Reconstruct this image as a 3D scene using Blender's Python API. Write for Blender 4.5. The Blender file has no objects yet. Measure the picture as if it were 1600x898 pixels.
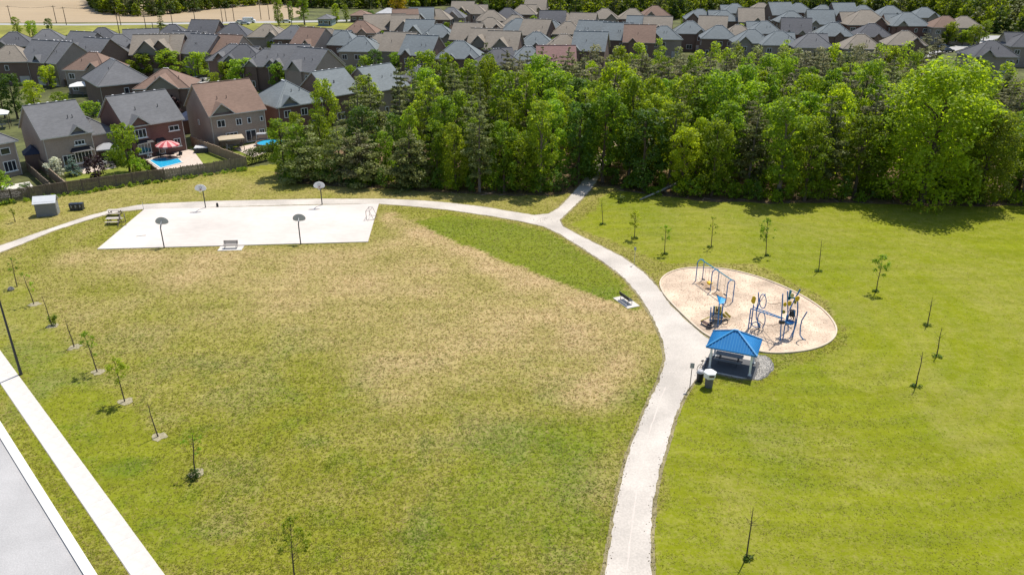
import bpy, bmesh, math, random
import numpy as np
from mathutils import Vector, Matrix
from mathutils.geometry import tessellate_polygon

SC = bpy.context.scene
COL = SC.collection
R = math.radians

# ---------------------------------------------------------------- camera, sky, sun, exposure
CAM_H, PITCH, FPX, CX, CY = 35.0, 24.0, 1220.0, 800.0, 449.0
cam_d = bpy.data.cameras.new("camera")
cam_d.sensor_width = 36.0
cam_d.lens = 36.0 * FPX / 1600.0
cam_d.clip_start = 0.5
cam_d.clip_end = 4000.0
cam = bpy.data.objects.new("camera", cam_d)
cam.location = (0, 0, CAM_H)
cam.rotation_euler = (R(90 - PITCH), 0, 0)
COL.objects.link(cam)
SC.camera = cam

SUN_EL, SUN_AZ = R(65.0), math.atan2(0.53, 0.85)      # azimuth clockwise from +Y
world = bpy.data.worlds.new("World")
SC.world = world
world.use_nodes = True
wn = world.node_tree.nodes
sky = wn.new("ShaderNodeTexSky")
sky.sky_type = 'NISHITA'
sky.sun_disc = False
sky.sun_elevation = SUN_EL
sky.sun_rotation = SUN_AZ
wn["Background"].inputs[1].default_value = 0.125
world.node_tree.links.new(sky.outputs[0], wn["Background"].inputs[0])
sun_d = bpy.data.lights.new("sun", 'SUN')
sun_d.energy = 4.6
sun_d.angle = R(0.5)
sun_d.color = (1.0, 0.95, 0.86)
sun = bpy.data.objects.new("sun", sun_d)
sv = Vector((math.sin(SUN_AZ) * math.cos(SUN_EL), math.cos(SUN_AZ) * math.cos(SUN_EL), math.sin(SUN_EL)))
sun.rotation_euler = sv.to_track_quat('Z', 'Y').to_euler()
COL.objects.link(sun)
SC.view_settings.view_transform = 'Standard'
SC.view_settings.look = 'None'
SC.view_settings.exposure = 0.30
SC.view_settings.gamma = 1.0
SC.view_settings.use_curve_mapping = False
SC.cycles.max_bounces = 5
SC.cycles.diffuse_bounces = 2
SC.cycles.transmission_bounces = 3
SC.cycles.transparent_max_bounces = 4
SC.cycles.caustics_reflective = False
SC.cycles.caustics_refractive = False

rng = random.Random(11)
nrg = np.random.default_rng(5)
SP, CP = math.sin(R(PITCH)), math.cos(R(PITCH))

# survey helpers: a point of the place seen along a bearing of the surveying photograph
def ray(px, py):
    u, v = (px - CX) / FPX, (CY - py) / FPX
    return (u, CP + v * SP, -SP + v * CP)
def G(px, py, h=0.0):
    d = ray(px, py)
    t = (h - CAM_H) / d[2]
    return Vector((d[0] * t, d[1] * t, h))
def V(px, py, y):
    d = ray(px, py)
    t = y / d[1]
    return Vector((d[0] * t, y, CAM_H + d[2] * t))
def depth(x, y, z=0.0):
    return y * CP + (CAM_H - z) * SP
def project(x, y, z):
    zz = y * CP + (CAM_H - z) * SP
    return CX + FPX * x / zz, CY - FPX * ((z - CAM_H) * CP + y * SP) / zz

# ---------------------------------------------------------------- materials
MATS = {}
def new_mat(name):
    m = bpy.data.materials.new(name)
    m.use_nodes = True
    nt = m.node_tree
    return m, nt, nt.nodes, nt.links, nt.nodes["Principled BSDF"]
def mat(name, col, rough=0.8, var=0.15, scale=3.0, bump=0.0, metal=0.0, stretch=None, spec=0.3, var2=None):
    """one colour with fine mottling (noise in object space), optional coarse second mottling and bump"""
    if name in MATS: return MATS[name]
    m, nt, N, L, b = new_mat(name)
    b.inputs["Roughness"].default_value = rough
    b.inputs["Metallic"].default_value = metal
    b.inputs["Specular IOR Level"].default_value = spec
    tc = N.new("ShaderNodeTexCoord")
    src = tc.outputs["Object"]
    if stretch:
        mp = N.new("ShaderNodeMapping"); mp.inputs["Scale"].default_value = stretch
        L.new(src, mp.inputs[0]); src = mp.outputs[0]
    nz = N.new("ShaderNodeTexNoise"); nz.inputs["Scale"].default_value = scale
    nz.inputs["Detail"].default_value = 5.0; nz.inputs["Roughness"].default_value = 0.65
    L.new(src, nz.inputs["Vector"])
    rp = N.new("ShaderNodeMapRange")
    rp.inputs[1].default_value = 0.3; rp.inputs[2].default_value = 0.7
    rp.inputs[3].default_value = 1.0 - var; rp.inputs[4].default_value = 1.0 + var
    L.new(nz.outputs[0], rp.inputs[0])
    fac = rp.outputs[0]
    if var2:
        n2 = N.new("ShaderNodeTexNoise"); n2.inputs["Scale"].default_value = var2[0]; n2.inputs["Detail"].default_value = 3.0
        L.new(tc.outputs["Object"], n2.inputs["Vector"])
        r2 = N.new("ShaderNodeMapRange"); r2.inputs[1].default_value = 0.3; r2.inputs[2].default_value = 0.7
        r2.inputs[3].default_value = 1.0 - var2[1]; r2.inputs[4].default_value = 1.0 + var2[1]
        L.new(n2.outputs[0], r2.inputs[0])
        mu = N.new("ShaderNodeMath"); mu.operation = 'MULTIPLY'
        L.new(fac, mu.inputs[0]); L.new(r2.outputs[0], mu.inputs[1]); fac = mu.outputs[0]
    vm = N.new("ShaderNodeVectorMath"); vm.operation = 'SCALE'
    vm.inputs[0].default_value = col[:3]
    L.new(fac, vm.inputs["Scale"])
    L.new(vm.outputs[0], b.inputs["Base Color"])
    if bump:
        bp = N.new("ShaderNodeBump"); bp.inputs["Strength"].default_value = bump; bp.inputs["Distance"].default_value = 0.03
        L.new(nz.outputs[0], bp.inputs["Height"]); L.new(bp.outputs[0], b.inputs["Normal"])
    MATS[name] = m
    return m
def leaf_mat(name, col, trans, tw=0.35, hue=0.03, var=0.30):
    m, nt, N, L, b = new_mat(name)
    oi = N.new("ShaderNodeObjectInfo")
    geo = N.new("ShaderNodeNewGeometry")
    nz = N.new("ShaderNodeTexNoise"); nz.inputs["Scale"].default_value = 0.55; nz.inputs["Detail"].default_value = 4.0
    L.new(geo.outputs["Position"], nz.inputs["Vector"])
    r1 = N.new("ShaderNodeMapRange"); r1.inputs[3].default_value = 1 - var; r1.inputs[4].default_value = 1 + var
    L.new(oi.outputs["Random"], r1.inputs[0])
    r2 = N.new("ShaderNodeMapRange"); r2.inputs[1].default_value = 0.3; r2.inputs[2].default_value = 0.7
    r2.inputs[3].default_value = 0.65; r2.inputs[4].default_value = 1.35
    L.new(nz.outputs[0], r2.inputs[0])
    mu = N.new("ShaderNodeMath"); mu.operation = 'MULTIPLY'
    L.new(r1.outputs[0], mu.inputs[0]); L.new(r2.outputs[0], mu.inputs[1])
    hs = N.new("ShaderNodeHueSaturation"); hs.inputs["Color"].default_value = (*col, 1)
    h = N.new("ShaderNodeMapRange"); h.inputs[3].default_value = 0.5 - 1.0 * hue; h.inputs[4].default_value = 0.5 + .75 * hue
    fr = N.new("ShaderNodeMath"); fr.operation = 'FRACT'
    m7 = N.new("ShaderNodeMath"); m7.operation = 'MULTIPLY'; m7.inputs[1].default_value = 7.31
    L.new(oi.outputs["Random"], m7.inputs[0]); L.new(m7.outputs[0], fr.inputs[0]); L.new(fr.outputs[0], h.inputs[0])
    L.new(h.outputs[0], hs.inputs["Hue"]); L.new(mu.outputs[0], hs.inputs["Value"])
    L.new(hs.outputs[0], b.inputs["Base Color"])
    b.inputs["Roughness"].default_value = 0.55
    b.inputs["Specular IOR Level"].default_value = 0.25
    tr = N.new("ShaderNodeBsdfTranslucent")
    hs2 = N.new("ShaderNodeHueSaturation"); hs2.inputs["Color"].default_value = (*trans, 1)
    L.new(h.outputs[0], hs2.inputs["Hue"]); L.new(mu.outputs[0], hs2.inputs["Value"])
    L.new(hs2.outputs[0], tr.inputs[0])
    mx = N.new("ShaderNodeMixShader"); mx.inputs[0].default_value = tw
    L.new(b.outputs[0], mx.inputs[1]); L.new(tr.outputs[0], mx.inputs[2])
    L.new(mx.outputs[0], N["Material Output"].inputs[0])
    MATS[name] = m
    return m

M_conc = mat("court_concrete", (0.545, 0.495, 0.45), 0.9, 0.07, 1.6, 0.1, stretch=(.5, 1, 1), var2=(0.11, 0.12))
M_walk = mat("pavement_concrete", (0.54, 0.505, 0.465), 0.9, 0.08, 3.0, 0.1, var2=(0.3, 0.08))
M_path = mat("limestone_screenings", (0.475, 0.43, 0.38), 0.95, 0.14, 7.0, 0.3, var2=(0.25, 0.16))
M_road = mat("worn_asphalt", (0.375, 0.365, 0.36), 0.9, 0.16, 11.0, 0.3, var2=(0.35, 0.09))
M_street = mat("street_surface", (0.34, 0.33, 0.32), 0.9, 0.1, 2.0)
M_kerb = mat("kerb_concrete", (0.68, 0.65, 0.60), 0.9, 0.07, 4.0)
M_mulch = mat("wood_fibre", (0.525, 0.405, 0.30), 0.95, 0.25, 6.0, 0.5, var2=(0.36, 0.30))
M_gravel = mat("loose_gravel", (0.33, 0.31, 0.28), 0.95, 0.35, 9.0, 0.8)
M_soil = mat("bare_soil", (0.33, 0.26, 0.17), 0.95, 0.3, 4.0, 0.5)
M_floor = mat("leaf_litter", (0.13, 0.085, 0.045), 0.95, 0.5, 1.2, 0.6, var2=(0.2, 0.4))
M_field = mat("ploughed_earth", (0.345, 0.262, 0.165), 0.95, 0.12, 0.2, stretch=(.12, 2.2, 1), var2=(0.012, 0.10))
M_verge = mat("roadside_grass", (0.19, 0.185, 0.03), 0.95, 0.3, 0.3, var2=(0.03, 0.3))
M_bark = mat("bark", (0.10, 0.075, 0.055), 0.95, 0.35, 4.0, 0.5)
M_bark2 = mat("pale_bark", (0.17, 0.14, 0.115), 0.95, 0.3, 4.0, 0.5)
M_fence = mat("weathered_fence_wood", (0.155, 0.12, 0.088), 0.9, 0.35, 2.0, 0.3, stretch=(4, 4, .4), var2=(0.25, 0.3))
M_fence2 = mat("fresh_fence_wood", (0.30, 0.22, 0.15), 0.9, 0.25, 2.0, 0.3, stretch=(4, 4, .4), var2=(0.3, 0.2))
M_white = mat("white_paint", (0.78, 0.78, 0.76), 0.5, 0.04, 3.0)
M_trim = mat("pale_trim", (0.55, 0.52, 0.47), 0.6, 0.06, 3.0)
M_glass = mat("window_glass", (0.025, 0.03, 0.04), 0.08, 0.2, 1.0, spec=0.8)
M_black = mat("black_plastic", (0.02, 0.02, 0.024), 0.5, 0.1, 3.0)
M_dark = mat("dark_metal", (0.045, 0.045, 0.05), 0.45, 0.15, 3.0)
M_steel = mat("galvanised_steel", (0.38, 0.39, 0.40), 0.45, 0.1, 5.0, metal=0.5)
M_grey = mat("grey_plastic", (0.20, 0.21, 0.23), 0.55, 0.1, 3.0)
M_blue = mat("blue_enamel", (0.035, 0.18, 0.43), 0.4, 0.1, 4.0)
M_teal = mat("teal_enamel", (0.04, 0.24, 0.33), 0.4, 0.1, 4.0)
M_sky = mat("sky_blue_plastic", (0.015, 0.30, 0.62), 0.45, 0.06, 3.0)
M_yel = mat("yellow_plastic", (0.72, 0.46, 0.02), 0.5, 0.08, 3.0)
M_ygr = mat("lime_plastic", (0.42, 0.36, 0.05), 0.5, 0.08, 3.0)
M_broof = mat("blue_roof_metal", (0.012, 0.17, 0.43), 0.35, 0.07, 1.5, spec=0.5)
M_brib = mat("blue_roof_seam", (0.05, 0.24, 0.48), 0.35, 0.05, 1.5, spec=0.5)
M_wood = mat("weathered_timber", (0.36, 0.30, 0.24), 0.85, 0.2, 3.0, 0.2, stretch=(1, 6, 6))
M_dwood = mat("dark_timber", (0.12, 0.085, 0.06), 0.85, 0.2, 3.0, 0.2)
M_red = mat("red_canvas", (0.44, 0.08, 0.09), 0.8, 0.1, 3.0)
M_pink = mat("faded_canvas", (0.66, 0.36, 0.34), 0.8, 0.08, 3.0)
M_sand = mat("sand_canvas", (0.50, 0.42, 0.31), 0.85, 0.08, 3.0)
M_pwater = mat("pool_water", (0.03, 0.38, 0.62), 0.08, 0.12, 2.5, spec=0.6)
M_liner = mat("pool_liner", (0.10, 0.50, 0.72), 0.3, 0.05, 2.0)
M_patio = mat("patio_stone", (0.52, 0.43, 0.36), 0.9, 0.12, 2.0)
M_rubber = mat("tyre_rubber", (0.02, 0.02, 0.02), 0.8, 0.1, 5.0)
M_net = mat("net_cord", (0.40, 0.30, 0.20), 0.9, 0.1, 5.0)
M_goalr = mat("goal_frame_paint", (0.13, 0.10, 0.11), 0.5, 0.2, 4.0)
M_soffit = mat("soffit", (0.40, 0.37, 0.33), 0.8, 0.05, 2.0)
M_garage = mat("garage_paint", (0.45, 0.42, 0.38), 0.6, 0.06, 2.0)
M_rock = mat("field_stone", (0.36, 0.31, 0.26), 0.9, 0.25, 3.0, 0.5)

ROOF = {}
for k, c in dict(g=(0.140, 0.140, 0.145), b=(0.165, 0.185, 0.192), d=(0.10, 0.10, 0.107), t=(0.24, 0.205, 0.165),
                 r=(0.205, 0.135, 0.102), p=(0.24, 0.14, 0.125), l=(0.42, 0.42, 0.42)).items():
    ROOF[k] = mat("shingles_" + dict(g="grey", b="slate_blue", d="charcoal", t="tan", r="russet", p="faded_red", l="pale")[k],
                  c, 0.9, 0.16, 2.2, 0.3, stretch=(.6, .6, 3.0), var2=(0.22, 0.10))
WALL = {}
for k, c in dict(r=(0.175, 0.097, 0.078), n=(0.175, 0.118, 0.092), t=(0.345, 0.27, 0.22), g=(0.29, 0.24, 0.20), c=(0.40, 0.38, 0.32),
                 u=(0.20, 0.26, 0.30)).items():
    WALL[k] = mat("brick_" + dict(r="red", n="brown", t="buff", g="grey", c="cream", u="blue_siding")[k], c, 0.9, 0.22, 6.0, 0.2,
                  stretch=(1, 1, 2.5), var2=(0.4, 0.08))
M_gab = mat("gable_siding", (0.24, 0.215, 0.17), 0.8, 0.08, 2.0, stretch=(.3, .3, 8))

L_broad = leaf_mat("maple_leaves", (0.142, 0.215, 0.014), (0.40, 0.55, 0.022), 0.46, hue=0.02)
L_lime = leaf_mat("lime_leaves", (0.180, 0.250, 0.010), (0.46, 0.60, 0.015), 0.46, hue=0.015)
L_dark = leaf_mat("dark_leaves", (0.070, 0.125, 0.016), (0.20, 0.31, 0.02), 0.35, hue=0.015)
L_pine = leaf_mat("pine_needles", (0.165, 0.190, 0.058), (0.28, 0.32, 0.07), 0.3, hue=0.012)
L_grey = leaf_mat("grey_needles", (0.210, 0.205, 0.100), (0.30, 0.29, 0.12), 0.32, hue=0.01)
L_spruce = leaf_mat("blue_spruce_needles", (0.11, 0.17, 0.13), (0.10, 0.16, 0.12), 0.15, hue=0.01)
L_purple = leaf_mat("purple_leaves", (0.035, 0.016, 0.018), (0.08, 0.025, 0.025), 0.2, hue=0.01)
L_white = leaf_mat("white_blossom", (0.52, 0.52, 0.38), (0.5, 0.5, 0.35), 0.3, hue=0.01)
L_yellow = leaf_mat("yellow_leaves", (0.55, 0.40, 0.010), (0.7, 0.5, 0.01), 0.4, hue=0.005)
L_sap = leaf_mat("sapling_leaves", (0.17, 0.24, 0.015), (0.45, 0.56, 0.02), 0.4)

# ---------------------------------------------------------------- mesh builder
class MB:
    def __init__(s): s.v, s.f, s.m = [], [], []
    def add(s, vs, fs, mi=0):
        o = len(s.v)
        s.v += [tuple(p) for p in vs]
        for f in fs:
            s.f.append(tuple(i + o for i in f)); s.m.append(mi)
        return s
    def box(s, c, d, rz=0.0, mi=0, taper=1.0):
        x, y, z = d[0] / 2, d[1] / 2, d[2] / 2
        co, si = math.cos(rz), math.sin(rz)
        vs = []
        for k, t in ((-z, 1.0), (z, taper)):
            for a, b in ((-x, -y), (x, -y), (x, y), (-x, y)):
                a, b = a * t, b * t
                vs.append((c[0] + a * co - b * si, c[1] + a * si + b * co, c[2] + k))
        return s.add(vs, [(3, 2, 1, 0), (4, 5, 6, 7), (0, 1, 5, 4), (1, 2, 6, 5), (2, 3, 7, 6), (3, 0, 4, 7)], mi)
    def beam(s, p, q, w, h, mi=0, up=(0, 0, 1)):
        p, q = Vector(p), Vector(q)
        d = (q - p).normalized()
        u = Vector(up)
        if abs(d.dot(u)) > 0.98: u = Vector((0, 1, 0))
        a = d.cross(u).normalized() * (w / 2); b = a.cross(d).normalized() * (h / 2)
        vs = []
        for c in (p, q):
            for sa, sb in ((-1, -1), (1, -1), (1, 1), (-1, 1)): vs.append(c + a * sa + b * sb)
        return s.add(vs, [(3, 2, 1, 0), (4, 5, 6, 7), (0, 1, 5, 4), (1, 2, 6, 5), (2, 3, 7, 6), (3, 0, 4, 7)], mi)
    def tube(s, pts, r, n=8, mi=0, cap=True, closed=False):
        pts = [Vector(p) for p in pts]
        rs = r if isinstance(r, (list, tuple)) else [r] * len(pts)
        vs, fs = [], []
        m = len(pts)
        up = Vector((0.13, 0.21, 0.97))
        for i, p in enumerate(pts):
            if closed: d = pts[(i + 1) % m] - pts[i - 1]
            else: d = pts[min(i + 1, m - 1)] - pts[max(i - 1, 0)]
            d.normalize()
            u = up if abs(d.dot(up)) < 0.93 else Vector((1, 0, 0))
            a = d.cross(u).normalized(); b = d.cross(a)
            for k in range(n):
                t = 2 * math.pi * k / n
                vs.append(p + (a * math.cos(t) + b * math.sin(t)) * rs[i])
        for i in range(m if closed else m - 1):
            j = (i + 1) % m
            for k in range(n):
                l = (k + 1) % n
                fs.append((i * n + k, i * n + l, j * n + l, j * n + k))
        if cap and not closed:
            fs.append(tuple(range(n - 1, -1, -1))); fs.append(tuple((m - 1) * n + k for k in range(n)))
        return s.add(vs, fs, mi)
    def lathe(s, c, prof, n=12, mi=0, cap=True, sx=1.0, sy=1.0):
        vs, fs = [], []
        for r, z in prof:
            for k in range(n):
                t = 2 * math.pi * k / n
                vs.append((c[0] + r * sx * math.cos(t), c[1] + r * sy * math.sin(t), c[2] + z))
        for i in range(len(prof) - 1):
            for k in range(n):
                l = (k + 1) % n
                fs.append((i * n + k, i * n + l, (i + 1) * n + l, (i + 1) * n + k))
        if cap:
            fs.append(tuple(range(n - 1, -1, -1))); fs.append(tuple((len(prof) - 1) * n + k for k in range(n)))
        return s.add(vs, fs, mi)
    def prism(s, pts, z0, z1, mi=0, side=None):
        """pts 2-D outline; a solid between z0 and z1"""
        n = len(pts)
        tri = tessellate_polygon([[Vector((p[0], p[1], 0)) for p in pts]])
        a = sum(pts[i][0] * pts[(i + 1) % n][1] - pts[(i + 1) % n][0] * pts[i][1] for i in range(n))
        vs = [(p[0], p[1], z1) for p in pts] + [(p[0], p[1], z0) for p in pts]
        top = []
        for t in tri:
            q = [vs[i] for i in t]
            ar = (q[1][0] - q[0][0]) * (q[2][1] - q[0][1]) - (q[2][0] - q[0][0]) * (q[1][1] - q[0][1])
            top.append(t if ar > 0 else t[::-1])
        s.add(vs, top, mi)
        if z1 - z0 > 1e-6:
            o = len(s.v) - 2 * n
            for i in range(n):
                j = (i + 1) % n
                f = (o + n + i, o + n + j, o + j, o + i)
                s.f.append(f if a > 0 else f[::-1]); s.m.append(mi if side is None else side)
        return s
    def mesh(s, name, mats):
        me = bpy.data.meshes.new(name)
        me.from_pydata(s.v, [], s.f)
        if not isinstance(mats, (list, tuple)): mats = [mats]
        for m in mats: me.materials.append(m)
        if len(mats) > 1: me.polygons.foreach_set("material_index", s.m)
        me.update()
        return me
    def build(s, name, mats, parent=None, loc=(0, 0, 0), rz=0.0, smooth=False):
        me = s.mesh(name, mats)
        if smooth: me.polygons.foreach_set("use_smooth", [True] * len(me.polygons))
        return link(name, me, parent, loc, rz)
def link(name, data, parent=None, loc=(0, 0, 0), rz=0.0):
    o = bpy.data.objects.new(name, data)
    COL.objects.link(o)
    o.location = loc
    o.rotation_euler = (0, 0, rz)
    if parent is not None: o.parent = parent
    return o
def tag(o, label, cat, group=None):
    o["label"] = label; o["category"] = cat
    if group: o["group"] = group
    return o
def thing(name, label, cat, loc=(0, 0, 0), rz=0.0, group=None):
    o = link(name, None, None, loc, rz)
    o.empty_display_size = 0.3
    return tag(o, label, cat, group)
def structure(o):
    o["kind"] = "structure"; return o
def dup(root, loc, rz=0.0, label=None, group=None, scale=None):
    r = root.copy(); COL.objects.link(r)
    r.location = loc; r.rotation_euler = (0, 0, rz)
    if scale is not None: r.scale = scale
    if label: r["label"] = label
    if group: r["group"] = group
    for ch in list(root.children):
        c = ch.copy(); COL.objects.link(c); c.parent = r
        for g in list(ch.children):
            d = g.copy(); COL.objects.link(d); d.parent = c
    return r
def np_mesh(name, V_, F_, mats, mi=None, smooth=False):
    """fast mesh from arrays: V_ (n,3), F_ (m,k)"""
    me = bpy.data.meshes.new(name)
    m, k = F_.shape
    me.vertices.add(len(V_)); me.vertices.foreach_set("co", np.ascontiguousarray(V_, dtype=np.float32).ravel())
    me.loops.add(m * k); me.loops.foreach_set("vertex_index", np.ascontiguousarray(F_, dtype=np.int32).ravel())
    me.polygons.add(m)
    me.polygons.foreach_set("loop_start", np.arange(0, m * k, k, dtype=np.int32))
    try: me.polygons.foreach_set("loop_total", np.full(m, k, dtype=np.int32))
    except Exception: pass
    for q in (mats if isinstance(mats, (list, tuple)) else [mats]): me.materials.append(q)
    if mi is not None: me.polygons.foreach_set("material_index", mi)
    me.update(calc_edges=True)
    return me
def densify(pts, step, jit=0.0, closed=True):
    out = []
    n = len(pts)
    for i in range(n if closed else n - 1):
        a, b = Vector(pts[i]), Vector(pts[(i + 1) % n])
        k = max(1, int((b - a).length / step))
        nrm = Vector((-(b - a).y, (b - a).x, 0)).normalized() if (b - a).length > 1e-6 else Vector()
        for j in range(k):
            out.append(a.lerp(b, j / k) + nrm * (rng.uniform(-jit, jit) if jit else 0.0))
    if not closed: out.append(Vector(pts[-1]))
    return out
def smooth_line(pts, it=2, closed=False):
    pts = [Vector(p) for p in pts]
    for _ in range(it):
        q = []
        n = len(pts)
        for i in range(n if closed else n - 1):
            a, b = pts[i], pts[(i + 1) % n]
            q += [a.lerp(b, .25), a.lerp(b, .75)]
        pts = q if closed else [pts[0]] + q + [pts[-1]]
    return pts
def in_poly(px, py, poly):
    """vectorised point-in-polygon"""
    inside = np.zeros(px.shape, bool)
    n = len(poly)
    for i in range(n):
        x0, y0 = poly[i][0], poly[i][1]; x1, y1 = poly[(i + 1) % n][0], poly[(i + 1) % n][1]
        c = ((y0 > py) != (y1 > py))
        with np.errstate(divide='ignore', invalid='ignore'):
            xi = (x1 - x0) * (py - y0) / (y1 - y0 if y1 != y0 else 1e-9) + x0
        inside ^= c & (px < xi)
    return inside
def dist_poly(px, py, poly, closed=True):
    d = np.full(px.shape, 1e9)
    n = len(poly)
    for i in range(n if closed else n - 1):
        ax, ay = poly[i][0], poly[i][1]; bx, by = poly[(i + 1) % n][0], poly[(i + 1) % n][1]
        vx, vy = bx - ax, by - ay
        t = np.clip(((px - ax) * vx + (py - ay) * vy) / max(vx * vx + vy * vy, 1e-9), 0, 1)
        d = np.minimum(d, np.hypot(px - ax - t * vx, py - ay - t * vy))
    return d
def sstep(a, b, x):
    t = np.clip((x - a) / (b - a), 0, 1); return t * t * (3 - 2 * t)
def vnoise(x, y, s, seed):
    """smooth value noise on arrays"""
    r = np.random.default_rng(seed); T = r.random((64, 64))
    x, y = x / s, y / s
    i, j = np.floor(x).astype(int), np.floor(y).astype(int)
    fx, fy = x - i, y - j
    fx, fy = fx * fx * (3 - 2 * fx), fy * fy * (3 - 2 * fy)
    g = lambda a, b: T[a % 64, b % 64]
    return (g(i, j) * (1 - fx) + g(i + 1, j) * fx) * (1 - fy) + (g(i, j + 1) * (1 - fx) + g(i + 1, j + 1) * fx) * fy
# ---------------------------------------------------------------- ground sheets
def g2(pts): return [G(*p) for p in pts]
ground = structure(MB().add([(-1600, -300, -.03), (1600, -300, -.03), (1600, 2200, -.03), (-1600, 2200, -.03)], [(0, 1, 2, 3)]).build(
    "ground", mat("yard_grass", (0.085, 0.092, 0.028), 0.95, 0.4, 0.6, var2=(0.10, 0.45))))

dry_poly = g2([(592, 328), (640, 340), (655, 352), (700, 375), (790, 410), (880, 445), (965, 475), (1005, 492), (1030, 535), (1034, 562), (995, 590),
               (915, 630), (870, 612), (800, 600), (720, 602), (620, 640), (560, 600), (520, 560), (470, 520), (330, 470), (150, 440), (90, 420),
               (140, 398), (300, 396), (575, 385)])
play_poly0 = [(p.x, p.y) for p in g2([(1030, 441), (1060, 421), (1130, 420), (1215, 444), (1288, 485), (1307, 523), (1272, 546), (1178, 548), (1090, 514), (1045, 470)])]
sharp_line = g2([(640, 340), (655, 352), (700, 375), (790, 410), (880, 445), (965, 475), (1005, 492)])
green_poly = g2([(648, 346), (700, 336), (790, 346), (855, 362), (915, 398), (960, 430), (985, 462), (1000, 488), (960, 472), (880, 443), (790, 408), (700, 373)])
low_green = g2([(1030, 575), (995, 650), (965, 760), (940, 898), (600, 898), (640, 780), (700, 690), (800, 640), (910, 640)])
right_poly = g2([(1000, 930), (1050, 640), (1090, 600), (1180, 600), (1320, 540), (1300, 470), (1180, 412), (1030, 412), (900, 350), (950, 300), (1700, 300), (1800, 930)])
left_strip = g2([(-60, 430), (30, 420), (120, 520), (220, 640), (420, 898), (150, 898), (-60, 560)])
top_strip = g2([(0, 318), (385, 262), (600, 290), (900, 318), (830, 334), (600, 310), (220, 318), (90, 350), (0, 380)])

def tone_at(X, Y):
    """natural colour of the turf: dryness, yellow-green vigour, deep green"""
    n1 = vnoise(X, Y, 9.0, 1); n2 = vnoise(X, Y, 3.1, 2); n3 = vnoise(X, Y, 1.1, 3); n0 = vnoise(X, Y, 24., 4)
    jx, jy = X + (n2 - .5) * 3.0, Y + (n3 - .5) * 1.4
    ins = in_poly(jx, jy, dry_poly)
    d = dist_poly(jx, jy, dry_poly)
    sd = np.where(ins, d, -d)
    ds = dist_poly(X, Y, sharp_line, closed=False)
    w = np.where(ds < 4.0, 0.35, 5.0)
    dry = np.where(ds < 4.0, sstep(-.4, .5, sd), sstep(-6.5, 7.0, sd))
    dry = dry * (0.44 + 0.60 * n1) * (0.70 + 0.5 * n2)
    # paler band along the near side of the court and before the old diamond line
    band = np.exp(-((dist_poly(X, Y, g2([(120, 402), (330, 402), (580, 397), (660, 372)]), False)) / 4.2) ** 2)
    band2 = np.exp(-((dist_poly(X, Y, g2([(655, 362), (790, 425), (880, 462), (985, 497)]), False)) / 5.0) ** 2)
    band3 = np.exp(-((dist_poly(X, Y, g2([(980, 560), (915, 618)]), False)) / 3.0) ** 2)
    dry = np.maximum(dry, np.maximum(np.maximum(band * .78, band2 * .95), band3 * .9) * (0.7 + 0.5 * n2))
    general = 0.20 + 0.26 * (n0 - .45) + 0.26 * (n1 - .5) + 0.30 * (n2 - .5) - .12 * sstep(75, 48, Y)
    R_ = right_poly
    rt = np.where(in_poly(X + (n2 - .5) * 2, Y, right_poly), 1.0, 0.0)
    far = sstep(78, 100, Y)
    gr = np.where(in_poly(X + (n3 - .5) * .5, Y + (n3 - .5) * .5, green_poly), 1.0, 0.0)
    lg = np.where(in_poly(jx, jy, low_green), 1.0, 0.0) * sstep(0, 4, dist_poly(jx, jy, low_green))
    ts = np.where(in_poly(jx, jy, top_strip), 1.0, 0.0)
    ls = np.where(in_poly(jx, jy, left_strip), 1.0, 0.0) * sstep(0, 2, dist_poly(jx, jy, left_strip))
    base = general * (1 - .65 * rt) * (1 - .8 * gr) * (1 - .45 * lg)
    dry = np.maximum(dry * (1 - rt) * (1 - gr), base)
    # flecked dry patches in the right field's near half
    flk = sstep(.55, .8, vnoise(X, Y, 5.0, 8)) * sstep(84, 60, Y) * rt
    dry = dry * .92 + .10 * flk + .14 * ts * (1 - rt) - 0.10 * ls
    stripe = np.sin(dist_poly(X, Y, play_poly0) * 2 * math.pi / 2.6 + 2.0 * n1) * sstep(0, 3, dist_poly(X, Y, play_poly0))
    bright = np.clip(rt * (.10 * stripe) + rt * (0.52 + .5 * n0 + .45 * sstep(18, 60, X) + .3 * (n2 - .5)) + gr * .28 + ts * .2 + ls * .42 + lg * .25, 0, 1.0)
    deep = np.clip(gr * (.45 + .3 * n2) + lg * (.45 + .7 * sstep(.45, .8, n1)) + (1 - rt) * (sstep(.55, .85, n2) * .5 + sstep(.62, .85, n3) * .45) * sstep(88, 58, Y) - rt * .10 * stripe + ls * .3 * n2
                   + rt * (.12 + .30 * sstep(.45, .8, vnoise(X, Y, 6.5, 9)) * sstep(60, 20, X)), 0, 1)
    # worn track and mulch specks near the path's fork and the tree-line
    return np.clip(dry, 0, 1), bright, deep

C_OLIVE = np.array((0.178, 0.186, 0.016)); C_BRIGHT = np.array((0.172, 0.194, 0.0040)); C_DEEP = np.array((0.098, 0.148, 0.006)); C_TAN = np.array((0.410, 0.300, 0.158))

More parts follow.
